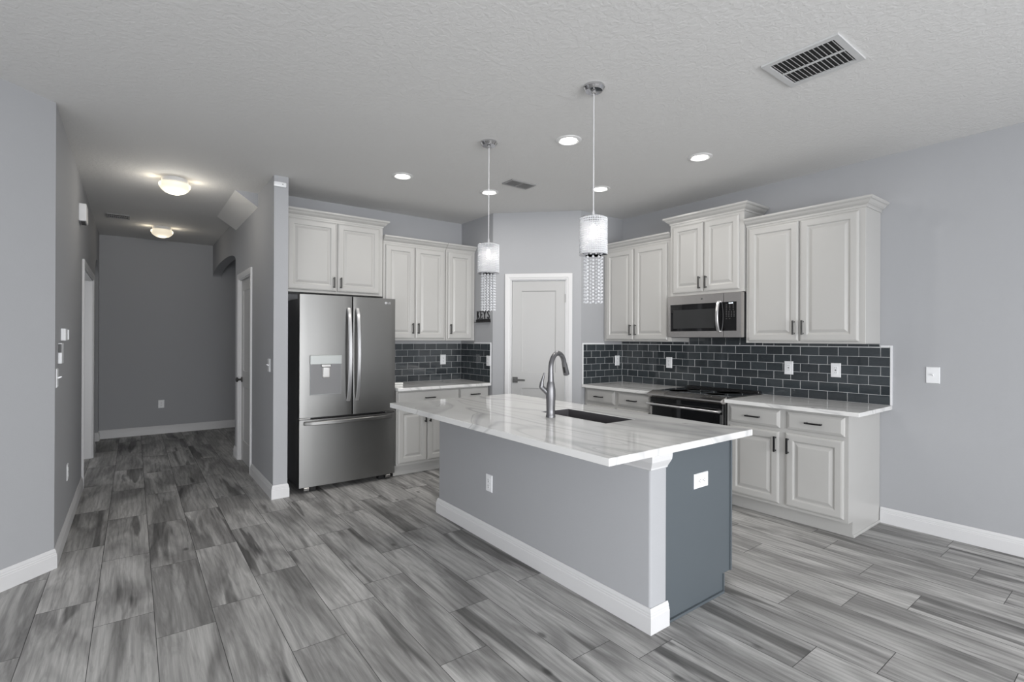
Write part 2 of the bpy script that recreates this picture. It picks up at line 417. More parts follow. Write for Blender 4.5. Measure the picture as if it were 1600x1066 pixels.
# rear and far-left walls with glazed openings, the far-left one added for fill
bm = bmesh.new()
y0, y1 = -4.05, -3.93
bx(bm, -3.5, -2.25, y0, y1, 0, H); bx(bm, 3.45, 4.75, y0, y1, 0, H); bx(bm, -2.25, 3.45, y0, y1, 2.25, H); bx(bm, -2.25, 3.45, y0, y1, 0, .04)
struct('wall_rear', bm, 'wall')
bm = bmesh.new()
bx(bm, -3.57, -3.45, -4.05, -3.25, 0, H); bx(bm, -3.57, -3.45, .05, 1.2, 0, H); bx(bm, -3.57, -3.45, -3.25, .05, 2.25, H); bx(bm, -3.57, -3.45, -3.25, .05, 0, .25)
struct('wall_left_far', bm, 'wall')
def window(n, loc, rz, w, z0, z1, lites):
    t = sempty('window_%d' % n, loc, rz); bm = bmesh.new(); f = .05
    bx(bm, 0, w, -.03, .03, z0, z0+f); bx(bm, 0, w, -.03, .03, z1-f, z1)
    for i in range(lites+1): x = min(max(i*w/lites-f/2, 0), w-f); bx(bm, x, x+f, -.029, .029, z0+f, z1-f)
    obj('window_frame', bm, 'trim', t)
window(1, (-2.25, -3.99, 0), 0, 5.7, .04, 2.25, 4)
window(2, (-3.51, -3.25, 0), PI/2, 3.3, .25, 2.25, 3)  # unseen window added to go with the left fill lamp
window(3, (XR+.07, -3.5, 0), PI/2, 1.9, .04, 2.25, 2)  # made-up window, put in to light the left diagonal wall

# sloped soffit under the stairs, boxed into the hall corner
bm = bmesh.new(); prism(bm, [(XW0-.198, H), (XW0, H), (XW0, 2.692)], 5.46, 6.78, 'y')
bm.faces.ensure_lookup_table()
so = struct('ceiling_soffit', bm, ['wall', 'ceiling'])
for p in so.data.polygons:
    if p.normal.x < -.3 and p.normal.z < -.3: p.material_index = 1

# ---------------------------------------------------------------- baseboards
baseboard('baseboard_right', [(XR, 1.383), (XR, -1.6)])
baseboard('baseboard_left', [(XL-T+.0, YL-T+.0) if 0 else (e[0]+.02, e[1]+.02), (XL, YL), (XL, 6.105)])
baseboard('baseboard_wing', [(XW0, 5.735), (XW0, YW), (XW1, YW), (XW1, YW+.05)][::-1][::-1])
baseboard('baseboard_hall_end', [(-2.0, YE), (2.9, YE)])
baseboard('baseboard_arch_pier', [(XW1, AR0), (XW0, AR0), (XW0, 6.58)])
baseboard('baseboard_hall_left', [(XL, 7.665), (XL, LA0), (XL-T, LA0)])
baseboard('baseboard_left_corner', [(XL-.1, LA1), (XL, LA1), (XL, YE)])

# ---------------------------------------------------------------- doors in the setting
def panel_door(name, root, w, h, y0, panels, mat='door', th=.038):
    """slab in local x 0..w, z .01..h, front at local y=y0 facing -y, recessed panels"""
    bm = bmesh.new(); xs = sorted({0, w}); 
    # front face with recessed panels made from rings
    def quad(a): return bm.faces.new([bm.verts.new(p) for p in a])
    st = panels[0][0]
    zs = [.01]+[z for p in panels for z in (p[2], p[3])]+[h]
    zs = sorted(zs)
    # stiles and rails
    quad([(0, y0, zs[0]), (st, y0, zs[0]), (st, y0, zs[-1]), (0, y0, zs[-1])])
    x2 = panels[0][1]
    quad([(x2, y0, zs[0]), (w, y0, zs[0]), (w, y0, zs[-1]), (x2, y0, zs[-1])])
    for i in range(0, len(zs), 2): quad([(st, y0, zs[i]), (x2, y0, zs[i]), (x2, y0, zs[i+1]), (st, y0, zs[i+1])])
    for (xa, xb, za, zb) in panels:
        prev = [(xa, y0, za), (xb, y0, za), (xb, y0, zb), (xa, y0, zb)]
        pv = [bm.verts.new(p) for p in prev]
        for ins, dep in ((.004, .007), (.012, .009)):
            cv = [bm.verts.new(p) for p in ((xa+ins, y0+dep, za+ins), (xb-ins, y0+dep, za+ins), (xb-ins, y0+dep, zb-ins), (xa+ins, y0+dep, zb-ins))]
            for i in range(4): bm.faces.new([pv[i], pv[(i+1) % 4], cv[(i+1) % 4], cv[i]])
            pv = cv
        bm.faces.new(pv)
    # edges and back
    y2 = y0+th
    quad([(0, y2, .01), (w, y2, .01), (w, y2, h), (0, y2, h)][::-1])
    quad([(0, y0, .01), (0, y0, h), (0, y2, h), (0, y2, .01)]); quad([(w, y0, .01), (w, y2, .01), (w, y2, h), (w, y0, h)])
    quad([(0, y0, h), (w, y0, h), (w, y2, h), (0, y2, h)]); quad([(0, y0, .01), (0, y2, .01), (w, y2, .01), (w, y0, .01)])
    bmesh.ops.remove_doubles(bm, verts=bm.verts, dist=1e-5)
    return obj(name, bm, mat, root)
CP = [(0, 0), (.018, .0), (.018, .010), (.013, .020), (.013, .046), (.009, .055), (.009, .060), (0, .060)]  # (thick, across)
def casing(name, root, w, h, y=0, cw=.062):
    """casing round an opening local x 0..w z 0..h projecting to -y, mitred"""
    bm = bmesh.new(); prof = [(a, b_*cw/.06) for a, b_ in CP]
    prof = [(0, 0), (.011, 0), (.011, .012*cw/.06), (.016, .022*cw/.06), (.018, cw-.004), (.016, cw), (0, cw)]
    rings = []
    for (px, pz, dx, dz) in ((0, 0, -1, 0), (0, h, -1, 1), (w, h, 1, 1), (w, 0, 1, 0)):
        rings.append([bm.verts.new((px+dx*c, y-t, pz+dz*c)) for t, c in prof])
    for a, b_ in zip(rings, rings[1:]):
        for j in range(len(prof)): q = (j+1) % len(prof); bm.faces.new([a[j], b_[j], b_[q], a[q]])
    bm.faces.new(rings[0]); bm.faces.new(rings[-1][::-1])
    o = obj(name, bm, 'trim', root)
    if not root: o['kind'] = 'structure'
    return o
def jamb(name, root, w, h, depth, y=0, mat='trim'):
    bm = bmesh.new(); t = .012
    bx(bm, 0, t, y, y+depth, 0, h); bx(bm, w-t, w, y, y+depth, 0, h); bx(bm, t, w-t, y, y+depth, h-t, h)
    return obj(name, bm, mat, root)
def lever(root, x, z, y, direction=1, mat='greypull', square=True):
    bm = bmesh.new(); bx(bm, x-.028, x+.028, y-.010, y, z-.032, z+.032, .002)
    lathe(bm, [(.010, -.045), (.010, 0)], 12, (x, y, z), 'y')
    x2 = x+direction*.115
    bx(bm, min(x-.010*direction, x2), max(x-.010*direction, x2), y-.055, y-.040, z-.010, z+.010, .003)
    return obj('door_handle', bm, mat, root)
# pantry door
ang = math.atan2(dv.y, dv.x)
rt_ = sempty('door_1', (dpt(D0).x, dpt(D0).y, 0), ang)
w = D1-D0
panel_door('door_leaf', rt_, w-.030, 2.055, .014, [(.105, w-.030-.105, .24, .855), (.105, w-.030-.105, 1.03, 1.945)]).location = (.015, 0, 0)
jamb('door_jamb', rt_, w, DH, T-.002, .001); casing('door_casing', rt_, w, DH, 0, .064)
lever(rt_, .052, .945, .012, 1)
for z in (.25, 1.06, 1.86):
    bm = bmesh.new(); bx(bm, w-.020, w-.010, .002, .013, z-.045, z+.045); lathe(bm, [(.005, z-.047), (.005, z+.047)], 8, (w-.013, .004, 0)); obj('door_hinge', bm, 'nickel', rt_)
# hall closet door: local x axis towards the camera (-Y), front facing -X
w = CD1-CD0
rt_ = sempty('door_2', (XW0, CD1, 0), -PI/2)
panel_door('door_leaf', rt_, w-.028, 2.058, .022, [(.11, w-.14, .24, .85), (.11, w-.14, 1.03, 1.94)]).location = (.014, 0, 0)
jamb('door_jamb', rt_, w, CDH, XW1-XW0-.002, .001); casing('door_casing', rt_, w, CDH, 0, .060)
bm = bmesh.new(); lathe(bm, [(.030, 0), (.030, -.008), (.012, -.012), (.011, -.035), (.026, -.045), (.028, -.058), (.018, -.066), (0, -.068)], 20, (.072, .020, .93), 'y'); obj('door_handle', bm, 'greypull', rt_, True)
for z in (.25, 1.06, 1.86): bm = bmesh.new(); lathe(bm, [(.006, z-.047), (.006, z+.047)], 8, (w-.012, .010, 0)); obj('door_hinge', bm, 'nickel', rt_)
# cased opening on the left side of the hall (door swung out of sight)
rt_ = sempty('door_3', (XL, LD0, 0), PI/2)
w = LD1-LD0
jamb('door_jamb', rt_, w, LDH, T-.002, .001); casing('door_casing', rt_, w, LDH, 0, .062)

# ---------------------------------------------------------------- cabinets
def ring_panel(bm, x0, x1, z0, z1, steps, yback):
    """nested rectangles: steps of (inset, y) starting from outer edge; closed back at yback"""
    def ring(ins, y): return [bm.verts.new(p) for p in ((x0+ins, y, z0+ins), (x1-ins, y, z0+ins), (x1-ins, y, z1-ins), (x0+ins, y, z1-ins))]
    pv = ring(0, yback); bm.faces.new(pv[::-1])
    for ins, y in steps:
        cv = ring(ins, y)
        for i in range(4): bm.faces.new([pv[i], pv[(i+1) % 4], cv[(i+1) % 4], cv[i]])
        pv = cv
    bm.faces.new(pv)
RAISED = [(0, -.010), (.004, -.016), (.010, -.0185), (.016, -.020), (.052, -.020), (.056, -.0185), (.061, -.011), (.066, -.0095), (.070, -.0095), (.090, -.0175), (.094, -.0185)]
def cab_door(parent, x0, x1, z0, z1, hx, hz, mat_h, hlen=.115, vertical=True):
    bm = bmesh.new(); ring_panel(bm, x0, x1, z0, z1, RAISED, -.001)
    d = obj('door', bm, 'cab', parent)
    pull(d, hx, hz, hlen, mat_h, True)
    return d
def pull(parent, x, z, ln, mat, vertical):
    bm = bmesh.new(); y = -.020; r = ln/2
    if vertical:
        bx(bm, x-.007, x+.007, y-.032, y-.022, z-r, z+r, .0015)
        for s in (-1, 1): bx(bm, x-.005, x+.005, y-.023, y+.001, z+s*(r-.010)-.005, z+s*(r-.010)+.005)
    else:
        bx(bm, x-r, x+r, y-.032, y-.022, z-.006, z+.006, .0015)
        for s in (-1, 1): bx(bm, x+s*(r-.010)-.005, x+s*(r-.010)+.005, y-.023, y+.001, z-.005, z+.005)
    return obj('handle', bm, mat, parent)
def drawer(parent, x0, x1, z0, z1, mat='blackmetal', flat=False):
    bm = bmesh.new()
    st = [(0, -.012), (.003, -.018), (.006, -.020)] if flat else [(0, -.008), (.004, -.012), (.018, -.0185), (.022, -.020)]
    ring_panel(bm, x0, x1, z0, z1, st, -.001)
    d = obj('drawer', bm, 'cab', parent); pull(d, (x0+x1)/2, (z0+z1)/2, .118, mat, False); return d
CROWN = [(-.010, -.004), (.006, -.004), (.006, .010), (.012, .016), (.018, .018), (.030, .028), (.040, .042), (.046, .046), (.050, .046), (.056, .054), (.056, .066), (-.010, .066)]
def upper(name, label, loc, rz, w, depth, z0, z1, doors, crown_path, group=None, hmat='greypull', hz=.11, hlen=.115):
    """local: x 0..w, front face y=0, body to +depth"""
    t = thing(name, label, 'cabinet', (loc[0], loc[1], z0), rz, group)
    h = z1-z0
    obj('body', B(0.001, w-.001, 0, depth-.004, 0, h, bev=.0015), 'cab', t)
    for (a, b_, za, zb, side) in doors:
        hx = b_-.028 if side == 'r' else a+.028
        cab_door(t, a, b_, za-z0, zb-z0, hx, za-z0+hz, hmat, hlen)
    bm = bmesh.new(); sweep(bm, crown_path, [(o, z+h) for o, z in CROWN])
    obj('crown_moulding', bm, 'cab', t)
    return t
# right wall uppers: local x -> -Y world, front faces -X
ux = XR-.309
def U(y): return y   # readability
def rdoors(yl, lst): return [(yl-a, yl-b_, za, zb, s) for a, b_, za, zb, s in lst]
G = 'white raised-panel upper cabinets'
dep = .309
yl, yr = 3.962, 3.060; w = yl-yr
upper('upper_cabinet', 'white two-door upper cabinet left of the microwave, beside the pantry wall', (ux, yl), -PI/2, w, dep, 1.385, 2.415,
      rdoors(yl, [(3.925, 3.535, 1.402, 2.385, 'r'), (3.523, 3.105, 1.402, 2.385, 'l')]), [(w-.003, 0), (.003, 0)][::-1] and [(.003, 0), (w-.003, 0)], G, hz=.105)
yl, yr = 3.056, 2.296; w = yl-yr
upper('upper_cabinet', 'tallest white two-door upper cabinet, mounted directly above the microwave', (ux-.030, yl), -PI/2, w, dep+.030, 1.832, 2.545,
      rdoors(yl, [(3.018, 2.688, 1.858, 2.515, 'r'), (2.676, 2.336, 1.858, 2.515, 'l')]), [(0, dep+.02), (0, 0), (w, 0), (w, dep+.02)], G, hz=.085)
yl, yr = 2.292, 1.386; w = yl-yr
upper('upper_cabinet', 'widest white two-door upper cabinet right of the microwave with exposed side panel', (ux, yl), -PI/2, w, dep, 1.378, 2.395,
      rdoors(yl, [(2.264, 1.852, 1.395, 2.372, 'r'), (1.840, 1.427, 1.395, 2.372, 'l')]), [(0, 0), (w, 0), (w, dep-.006)], G, hz=.11)
# fridge wall uppers, front faces -Y at y
uy = 5.040
x0, x1 = 1.098, 2.092
upper('upper_cabinet', 'short wide white two-door cabinet mounted above the refrigerator', (x0, uy), 0, x1-x0, YF-uy, 1.845, 2.568,
      [(1.150-x0, 1.606-x0, 1.868, 2.545, 'r'), (1.618-x0, 2.052-x0, 1.868, 2.545, 'l')], [(0.0, 0), (x1-x0, 0), (x1-x0, YF-uy-.006)], G, hz=.085, hlen=.105)
x0, x1 = 2.096, 2.845
upper('upper_cabinet', 'white two-door upper cabinet between the fridge cabinet and the single-door one', (x0, uy), 0, x1-x0, YF-uy, 1.385, 2.425,
      [(2.122-x0, 2.455-x0, 1.405, 2.400, 'r'), (2.465-x0, 2.826-x0, 1.405, 2.400, 'l')], [(0.0, 0), (x1-x0, 0)], G, hz=.11)
x0, x1 = 2.849, 3.240
upper('upper_cabinet', 'narrow single-door white upper cabinet against the pantry side wall, near the key rack', (x0, uy), 0, x1-x0, YF-uy, 1.385, 2.425,
      [(2.872-x0, 3.195-x0, 1.405, 2.400, 'l')], [(0.0, 0), (x1-x0-.002, 0)], G, hz=.11)

CT = .906; TH = .030; CB = CT-TH
def base(name, label, loc, rz, w, depth, doors, drawers, end=False, flat=False, filler=0, group='white base cabinets'):
    t = thing(name, label, 'cabinet', (loc[0], loc[1], 0), rz, group)
    bm = bmesh.new(); bx(bm, .001, w-.001, 0, depth-.004, .115, CB-.001)
    obj('body', bm, 'cab', t)
    obj('toe_kick', B(.001, w-.001, .075, .090, .001, .114), 'cab', t)
    if end:
        bm = bmesh.new(); prism(bm, [(0, .115), (0, CB-.001), (depth-.004, CB-.001), (depth-.004, .001), (.075, .001), (.075, .115)], w-.0005, w+.012, 'x')
        obj('end_panel', bm, 'cab', t)
        bm = bmesh.new(); sweep(bm, [(w+.012, .075), (w+.012, depth-.004)], [(0, .001), (.010, .001), (.010, .010), (.004, .016), (0, .016)])
        obj('shoe_moulding', bm, 'cab', t)
    for (a, b_, s) in doors: cab_door(t, a, b_, .138, .694, (b_-.022) if s == 'r' else (a+.022), .598, 'blackmetal', .12)
    for (a, b_) in drawers: drawer(t, a, b_, .722, .858, flat=flat)
    return t
bxf = 4.005
yl = 2.288; w = yl-1.400
base('base_cabinet', 'white base cabinet right of the range with exposed end panel', (bxf, yl), -PI/2, w, XR-bxf,
     [(yl-2.258, yl-1.858, 'r'), (yl-1.808, yl-1.415, 'l')], [(yl-2.262, yl-1.852), (yl-1.800, yl-1.408)], end=True)
yl = 3.960; w = yl-3.060
base('base_cabinet', 'white base cabinet left of the range in the corner', (bxf, yl), -PI/2, w, XR-bxf,
     [(yl-3.925, yl-3.53, 'r'), (yl-3.49, yl-3.085, 'l')], [(yl-3.930, yl-3.525), (yl-3.480, yl-3.080)])
byf = 4.742
x0 = 2.118; w = 2.850-x0
base('base_cabinet', 'white two-door base cabinet beside the refrigerator with one wide drawer', (x0, byf), 0, w, YF-byf,
     [(.014, 2.452-x0, 'r'), (2.462-x0, 2.832-x0, 'l')], [(.012, w-.012)], flat=True)
x0 = 2.852; w = 3.238-x0
base('base_cabinet', 'narrow white base cabinet against the pantry side wall with short drawer', (x0, byf), 0, w, YF-byf,
     [(.012, w-.014, 'r')], [(.010, w-.012)], flat=True)

# ---------------------------------------------------------------- worktops
def slab(name, label, rects, z0, z1, hole=None):
    bm = bmesh.new(); prism(bm, rects, z0, z1)
    es = [e_ for e_ in bm.edges]
    bmesh.ops.bevel(bm, geom=es, offset=.0025, segments=2, affect='EDGES', profile=.5)
    return tag(obj(name, bm, 'quartz'), label, 'countertop')
slab('countertop', 'veined white quartz countertop right of the range', [(3.958, 1.308), (XR-.002, 1.308), (XR-.002, 2.290), (3.958, 2.290)], CB, CT)
slab('countertop', 'veined white quartz countertop in the corner left of the range', [(3.958, 3.060), (XR-.002, 3.060), (XR-.002, YB-.002), (3.958, YB-.002)], CB, CT)
slab('countertop', 'veined white quartz countertop beside the refrigerator', [(2.116, 4.690), (XA-.002, 4.690), (XA-.002, YF-.002), (2.116, YF-.002)], CB, CT)

# ---------------------------------------------------------------- tiled backsplashes
def tiles(name, label, faces, cat='backsplash'):
    """faces: list of (origin(x,y), dir(2D), normal(2D), length, z0, z1, joint0, joint1)"""
    t = thing(name, label, cat)
    for (ox, oy), d, nrm, length, z0, z1, j0, j1 in faces:
        bm = bmesh.new(); idl = bm.verts.layers.float.new('tile_id'); tw, th_, g = .1462, .0735, .0028
        d = Vector(d); nr = Vector(nrm); o = Vector((ox, oy))
        def P3(s, n_, z): q = o+d*s+nr*n_; return (q.x, q.y, z)
        def block(s0, s1, za, zb, n0, n1, tilt=0):
            c = .0012
            a = [bm.verts.new(P3(s, n0, z)) for s, z in ((s0, za), (s1, za), (s1, zb), (s0, zb))]
            b_ = [bm.verts.new(P3(s, n1-c, z)) for s, z in ((s0, za), (s1, za), (s1, zb), (s0, zb))]
            c_ = [bm.verts.new(P3(s, n1+tl, z)) for (s, z), tl in zip(((s0+c, za+c), (s1-c, za+c), (s1-c, zb-c), (s0+c, zb-c)), tilt or (0, 0, 0, 0))]
            i_ = random.random()
            for v in a+b_+c_: v[idl] = i_
            for i in range(4):
                bm.faces.new([a[i], a[(i+1) % 4], b_[(i+1) % 4], b_[i]]); bm.faces.new([b_[i], b_[(i+1) % 4], c_[(i+1) % 4], c_[i]])
            f = bm.faces.new(c_); return f
        row = 0; z = z0
        while z < z1-.01:
            zb = min(z+th_, z1); j = (j0, j1)[row % 2]; s = j-tw*math.ceil(j/tw)
            while s < length:
                a, b_ = max(s, 0)+g/2, min(s+tw, length)-g/2
                if b_-a > .008:
                    tx, tz = random.gauss(0, .00022), random.gauss(0, .00018)
                    block(a, b_, z+g/2, zb-g/2, .002, .0085, (-tx-tz, tx-tz, tx+tz, -tx+tz))
                s += tw
            z += th_; row += 1
        obj('tile_field', bm, 'tile', t)
        b2 = bmesh.new()
        q = [P3(0, .002, 0), P3(length, .002, 0), P3(length, .0065, 0), P3(0, .0065, 0)]
        prism(b2, [(p[0], p[1]) for p in q], z0, z1)
        obj('grout', b2, 'tilegrout', t)
    return t
ZB, ZT = CT+.001, 1.352
bs = tiles('backsplash', 'slate glass subway tiles along the right wall behind the range', [
    ((XR, 1.322), (0, 1), (-1, 0), YB-1.322-.0095, ZB, ZT, 1.462-1.322, 1.383-1.322),
    ((XR, 2.295), (0, 1), (-1, 0), .762, ZT+.001, 1.60, .07, .0), ((XR, 1.389), (0, 1), (-1, 0), .904, ZT+.001, ZT+.022, .073, .0), ((XR, 3.061), (0, 1), (-1, 0), .895, ZT+.001, ZT+.028, .05, .0)])
for q in ((XR-.011, XR-.001, 1.308, 1.3205, CT+.001, ZT+.012), (XR-.011, XR-.001, 1.322, 1.384, ZT+.001, ZT+.012)): obj('edge_trim', B(*q), 'plate', bs)
bs = tiles('backsplash', 'narrow slate tiled return between the range corner and the pantry', [((3.975, YB), (1, 0), (0, -1), XR-3.975-.0005, ZB, ZT, 4.102-3.975, 4.027-3.975)])
for q in ((3.961, 3.9735, YB-.011, YB-.001, CT+.001, ZT+.012), (3.975, XR-.312, YB-.011, YB-.001, ZT+.001, ZT+.012)): obj('edge_trim', B(*q), 'plate', bs)
tiles('backsplash', 'slate glass subway tiles on the back wall beside the refrigerator', [((2.118, YF), (1, 0), (0, -1), XA-2.118-.0095, ZB, ZT, 3.106-2.118, 3.186-2.118)])
bs = tiles('backsplash', 'small square of slate tiles on the pantry side wall below the key rack', [((XA, 4.705), (0, 1), (-1, 0), YF-4.7055, ZB, ZT, 4.833-4.705, 4.755-4.705)])
for q in ((XA-.011, XA-.001, 4.692, 4.7035, CT+.001, ZT+.012), (XA-.011, XA-.001, 4.705, 5.035, ZT+.001, ZT+.012)): obj('edge_trim', B(*q), 'plate', bs)

# ---------------------------------------------------------------- island
IX0, IX1, IY0, IY1 = 1.972, 2.090, 1.512, 3.590
isl = thing('kitchen_island', 'grey-painted kitchen island with white base moulding and blue-grey end panel', 'kitchen island', (0, 0, 0))
IZ = .915; ITH = .034
bm = bmesh.new(); bx(bm, IX0, IX1, IY0, IY1, .001, IZ-ITH-.001)
bmesh.ops.bevel(bm, geom=[e_ for e_ in bm.edges if abs(e_.verts[0].co.z-e_.verts[1].co.z) > .5 and e_.verts[0].co.x < IX0+.01], offset=.014, segments=4, affect='EDGES', profile=.5)
obj('knee_wall', bm, 'wall', isl, True)
# cabinet box behind the knee wall, front faces +X towards the range
bm = bmesh.new(); bx(bm, IX1+.001, 2.680, IY0+.032, IY1, .105, IZ-ITH-.004-.25)
bx(bm, IX1+.001, IX1+.016, IY0+.032, IY1, .64, IZ-ITH-.002); bx(bm, 2.665, 2.680, IY0+.032, IY1, .64, IZ-ITH-.002)
bx(bm, IX1+.016, 2.665, IY1-.016, IY1, .64, IZ-ITH-.002)
bx(bm, IX1+.001, 2.610, IY0+.032, IY1-.001, .001, .104)
obj('cabinet_body', bm, 'panel', isl)
bm = bmesh.new(); prism(bm, [(IX1+.030-.028, .001), (2.625, .001), (2.625, .105), (2.700, .105), (2.700, IZ-ITH-.002), (IX1+.002, IZ-ITH-.002)], IY0+.008, IY0+.030, 'y')
obj('end_panel', bm, 'panel', isl)
bm = bmesh.new(); bx(bm, 2.687, 2.701, IY0+.001, IY0+.007, .106, IZ-ITH-.003); bx(bm, 2.617, 2.626, IY0+.001, IY0+.007, .001, .104)
bx(bm, IX1+.030, 2.617, IY0-.004, IY0+.007, .001, .014)
obj('panel_edge_strip', bm, 'panel', isl)
for k in range(4):
    ya = IY0+.04+k*.51
    bm = bmesh.new(); ring_panel(bm, 0, .495, .13, .66, RAISED, -.001)
    d = obj('door', bm, 'panel', isl); d.location = (2.681, ya, 0); d.rotation_euler = (0, 0, PI/2)
    pull(d, .46 if k % 2 == 0 else .035, .57, .12, 'blackmetal', True)
bm = bmesh.new(); sweep(bm, [(IX1+.012, IY0), (IX0, IY0), (IX0, IY1), (IX1, IY1)][::-1], [(o+.001, z+.001) for o, z in BB])
obj('base_moulding', bm, 'trim', isl)
CAPP = [(0, .775), (.004, .778), (.006, .786), (.024, .812), (.030, .822), (.033, .840), (.033, IZ-ITH-.002), (0, IZ-ITH-.002)]
bm = bmesh.new(); sweep(bm, [(IX1+.006, IY0), (IX0, IY0), (IX0, IY1)][::-1], [(o+.001, z) for o, z in CAPP])
obj('capital_moulding', bm, 'trim', isl)
# island worktop with an undermount cut-out
SX0, SX1, SY0, SY1 = 2.193, 2.443, 2.000, 2.580
bm = bmesh.new()
xs = [1.551, SX0-.003, SX1+.003, 2.700]; ys = [1.396, SY0-.003, SY1+.003, 3.590]
vv = {(i, j, k): bm.verts.new((xs[i], ys[j], IZ-ITH if k == 0 else IZ)) for i in range(4) for j in range(4) for k in range(2)}
for i in range(3):
    for j in range(3):
        if (i, j) == (1, 1): continue
        for k in range(2): bm.faces.new([vv[i, j, k], vv[i+1, j, k], vv[i+1, j+1, k], vv[i, j+1, k]])
for i in range(3):
    for j in (0, 3): bm.faces.new([vv[i, j, 0], vv[i+1, j, 0], vv[i+1, j, 1], vv[i, j, 1]])
    for j in (0, 3): bm.faces.new([vv[j, i, 0], vv[j, i+1, 0], vv[j, i+1, 1], vv[j, i, 1]])
for a, b_ in (((1, 1), (2, 1)), ((2, 1), (2, 2)), ((2, 2), (1, 2)), ((1, 2), (1, 1))):
    bm.faces.new([vv[(*a, 0)], vv[(*b_, 0)], vv[(*b_, 1)], vv[(*a, 1)]])
bmesh.ops.recalc_face_normals(bm, faces=bm.faces[:])
sharp = [e_ for e_ in bm.edges if e_.is_manifold and e_.calc_face_angle(0) > .5]
bmesh.ops.bevel(bm, geom=sharp, offset=.003, segments=2, affect='EDGES', profile=.5)
tag(obj('island_countertop', bm, 'quartz'), 'large veined white quartz slab overhanging the grey island', 'countertop')
# sink
snk = thing('undermount_sink', 'dark grey undermount sink set into the island countertop', 'sink', (0, 0, IZ-ITH))
bm = bmesh.new(); zt = -.002; zb = -.20; ov = .012
def rr(x0, x1, y0, y1, z, r, n=5):
    out = []
    for cx_, cy_, a0 in ((x1-r, y1-r, 0), (x0+r, y1-r, 90), (x0+r, y0+r, 180), (x1-r, y0+r, 270)):
        for i in range(n+1): t = math.radians(a0+90*i/n); out.append(bm.verts.new((cx_+r*math.cos(t), cy_+r*math.sin(t), z)))
    return out
rs = [rr(SX0-.001, SX1+.001, SY0-.001, SY1+.001, zb-.012, .004), rr(SX0-.001, SX1+.001, SY0-.001, SY1+.001, ITH-.0025, .004), rr(SX0+.002, SX1-.002, SY0+.002, SY1-.002, ITH-.0025, .006), rr(SX0+.003, SX1-.003, SY0+.003, SY1-.003, zb+.02, .010), rr(SX0+.02, SX1-.02, SY0+.02, SY1-.02, zb, .018)]
for a, b_ in zip(rs, rs[1:]):
    for i in range(len(a)): bm.faces.new([a[i], a[(i+1) % len(a)], b_[(i+1) % len(a)], b_[i]])
bm.faces.new(rs[0]); bm.faces.new(rs[-1][::-1])
obj('basin', bm, 'sink', snk, True)
bm = bmesh.new(); lathe(bm, [(.045, 0), (.045, .003), (.03, .004), (.028, .001), (0, .001)], 24, ((SX0+SX1)/2+.05, (SY0+SY1)/2, zb)); obj('drain', bm, 'nickel', snk, True)
# faucet: spout arcs over the sink towards +X
fx, fy = 2.085, 2.361
fa = thing('kitchen_faucet', 'grey gooseneck pull-down faucet behind the island sink', 'faucet', (fx, fy, IZ+.0005), 0)
bm = bmesh.new(); lathe(bm, [(.030, 0), (.030, .010), (.0275, .016), (.0270, .05), (.0285, .10), (.0305, .135), (.0285, .175), (.0235, .21), (.0200, .222), (0, .222)], 28); obj('body', bm, 'faucet', fa, True)
sp = [(0, 0, .20)]
R_ = .092
hd = Vector((.94, .335)).normalized()
for z in (.24, .28, .30): sp.append((0, 0, z))
for i in range(1, 17):
    t = PI*i/16*.90; sp.append(((R_-R_*math.cos(t))*hd.x, (R_-R_*math.cos(t))*hd.y, .305+R_*math.sin(t)))
dl = Vector(sp[-1])-Vector(sp[-2]); dl.normalize()
bm = bmesh.new(); tube(bm, sp, [.0195, .0185, .0165, .0160]+[.0155]*16, 16); obj('spout', bm, 'faucet', fa, True)
bm = bmesh.new(); q = Vector(sp[-1]); tube(bm, [q-dl*.004, q+dl*.012, q+dl*.05, q+dl*.085, q+dl*.088], [.0165, .0175, .0195, .0205, .017], 16); sh = obj('spray_head', bm, 'faucet', fa, True)
bm = bmesh.new(); s_ = Vector((dl.z*hd.x, dl.z*hd.y, 0)); c_ = q+dl*.045; nrm_ = Vector((-hd.x*.95, -hd.y*.95, -.3)).normalized()
tube(bm, [c_-dl*.020+nrm_*.010, c_+dl*.020+nrm_*.012], .0105, 10); obj('spray_button', bm, 'blackplastic', sh, True)
# side handle leaning away from the spout (towards the left of the picture)
hl = Vector((-.62, .50)); 
bm = bmesh.new(); hdv = Vector((-.80, .60, 0)).normalized()
tube(bm, [(0, 0, .12), hdv*.022+Vector((0, 0, .152)), hdv*.045+Vector((0, 0, .175)), hdv*.064+Vector((0, 0, .192))], [.016, .0155, .016, .0135], 14)
tube(bm, [hdv*.058+Vector((0, 0, .186)), hdv*.056+Vector((0, 0, .215)), hdv*.047+Vector((0, 0, .250)), hdv*.040+Vector((0, 0, .278))], [.0150, .0115, .0075, .0035], 12)
obj('handle', bm, 'faucet', fa, True)

# ---------------------------------------------------------------- refrigerator
FX0, FX1, FYF = 1.190, 2.108, 4.735
fr = thing('refrigerator', 'stainless french-door refrigerator with water dispenser and bottom freezer', 'refrigerator', (FX0, FYF, 0))
fwid = FX1-FX0
bm = bmesh.new(); bx(bm, .004, fwid-.020, .085, .595, .045, 1.765, .004); 
obj('body', bm, 'darksteel', fr)
def fdoor(name, x0, x1, z0, z1, bow, th=.078):
    """door with a gently bowed front; bow is the global curve across the whole width"""
    bm = bmesh.new(); n = 14; r = .008
    def fy_(x): u = (x-fwid/2)/(fwid/2); return bow*(u*u)
    xs = [x0+(x1-x0)*i/n for i in range(n+1)]
    outer = []
    out = [(x0, th)]+[(x0, fy_(x0)+r), (x0+r*.3, fy_(x0)+r*.3)]+[(x, fy_(x)) for x in xs[1:-1]]+[(x1-r*.3, fy_(x1)+r*.3), (x1, fy_(x1)+r), (x1, th)]
    prism(bm, out, z0, z1)
    return obj(name, bm, 'steel', fr, True)
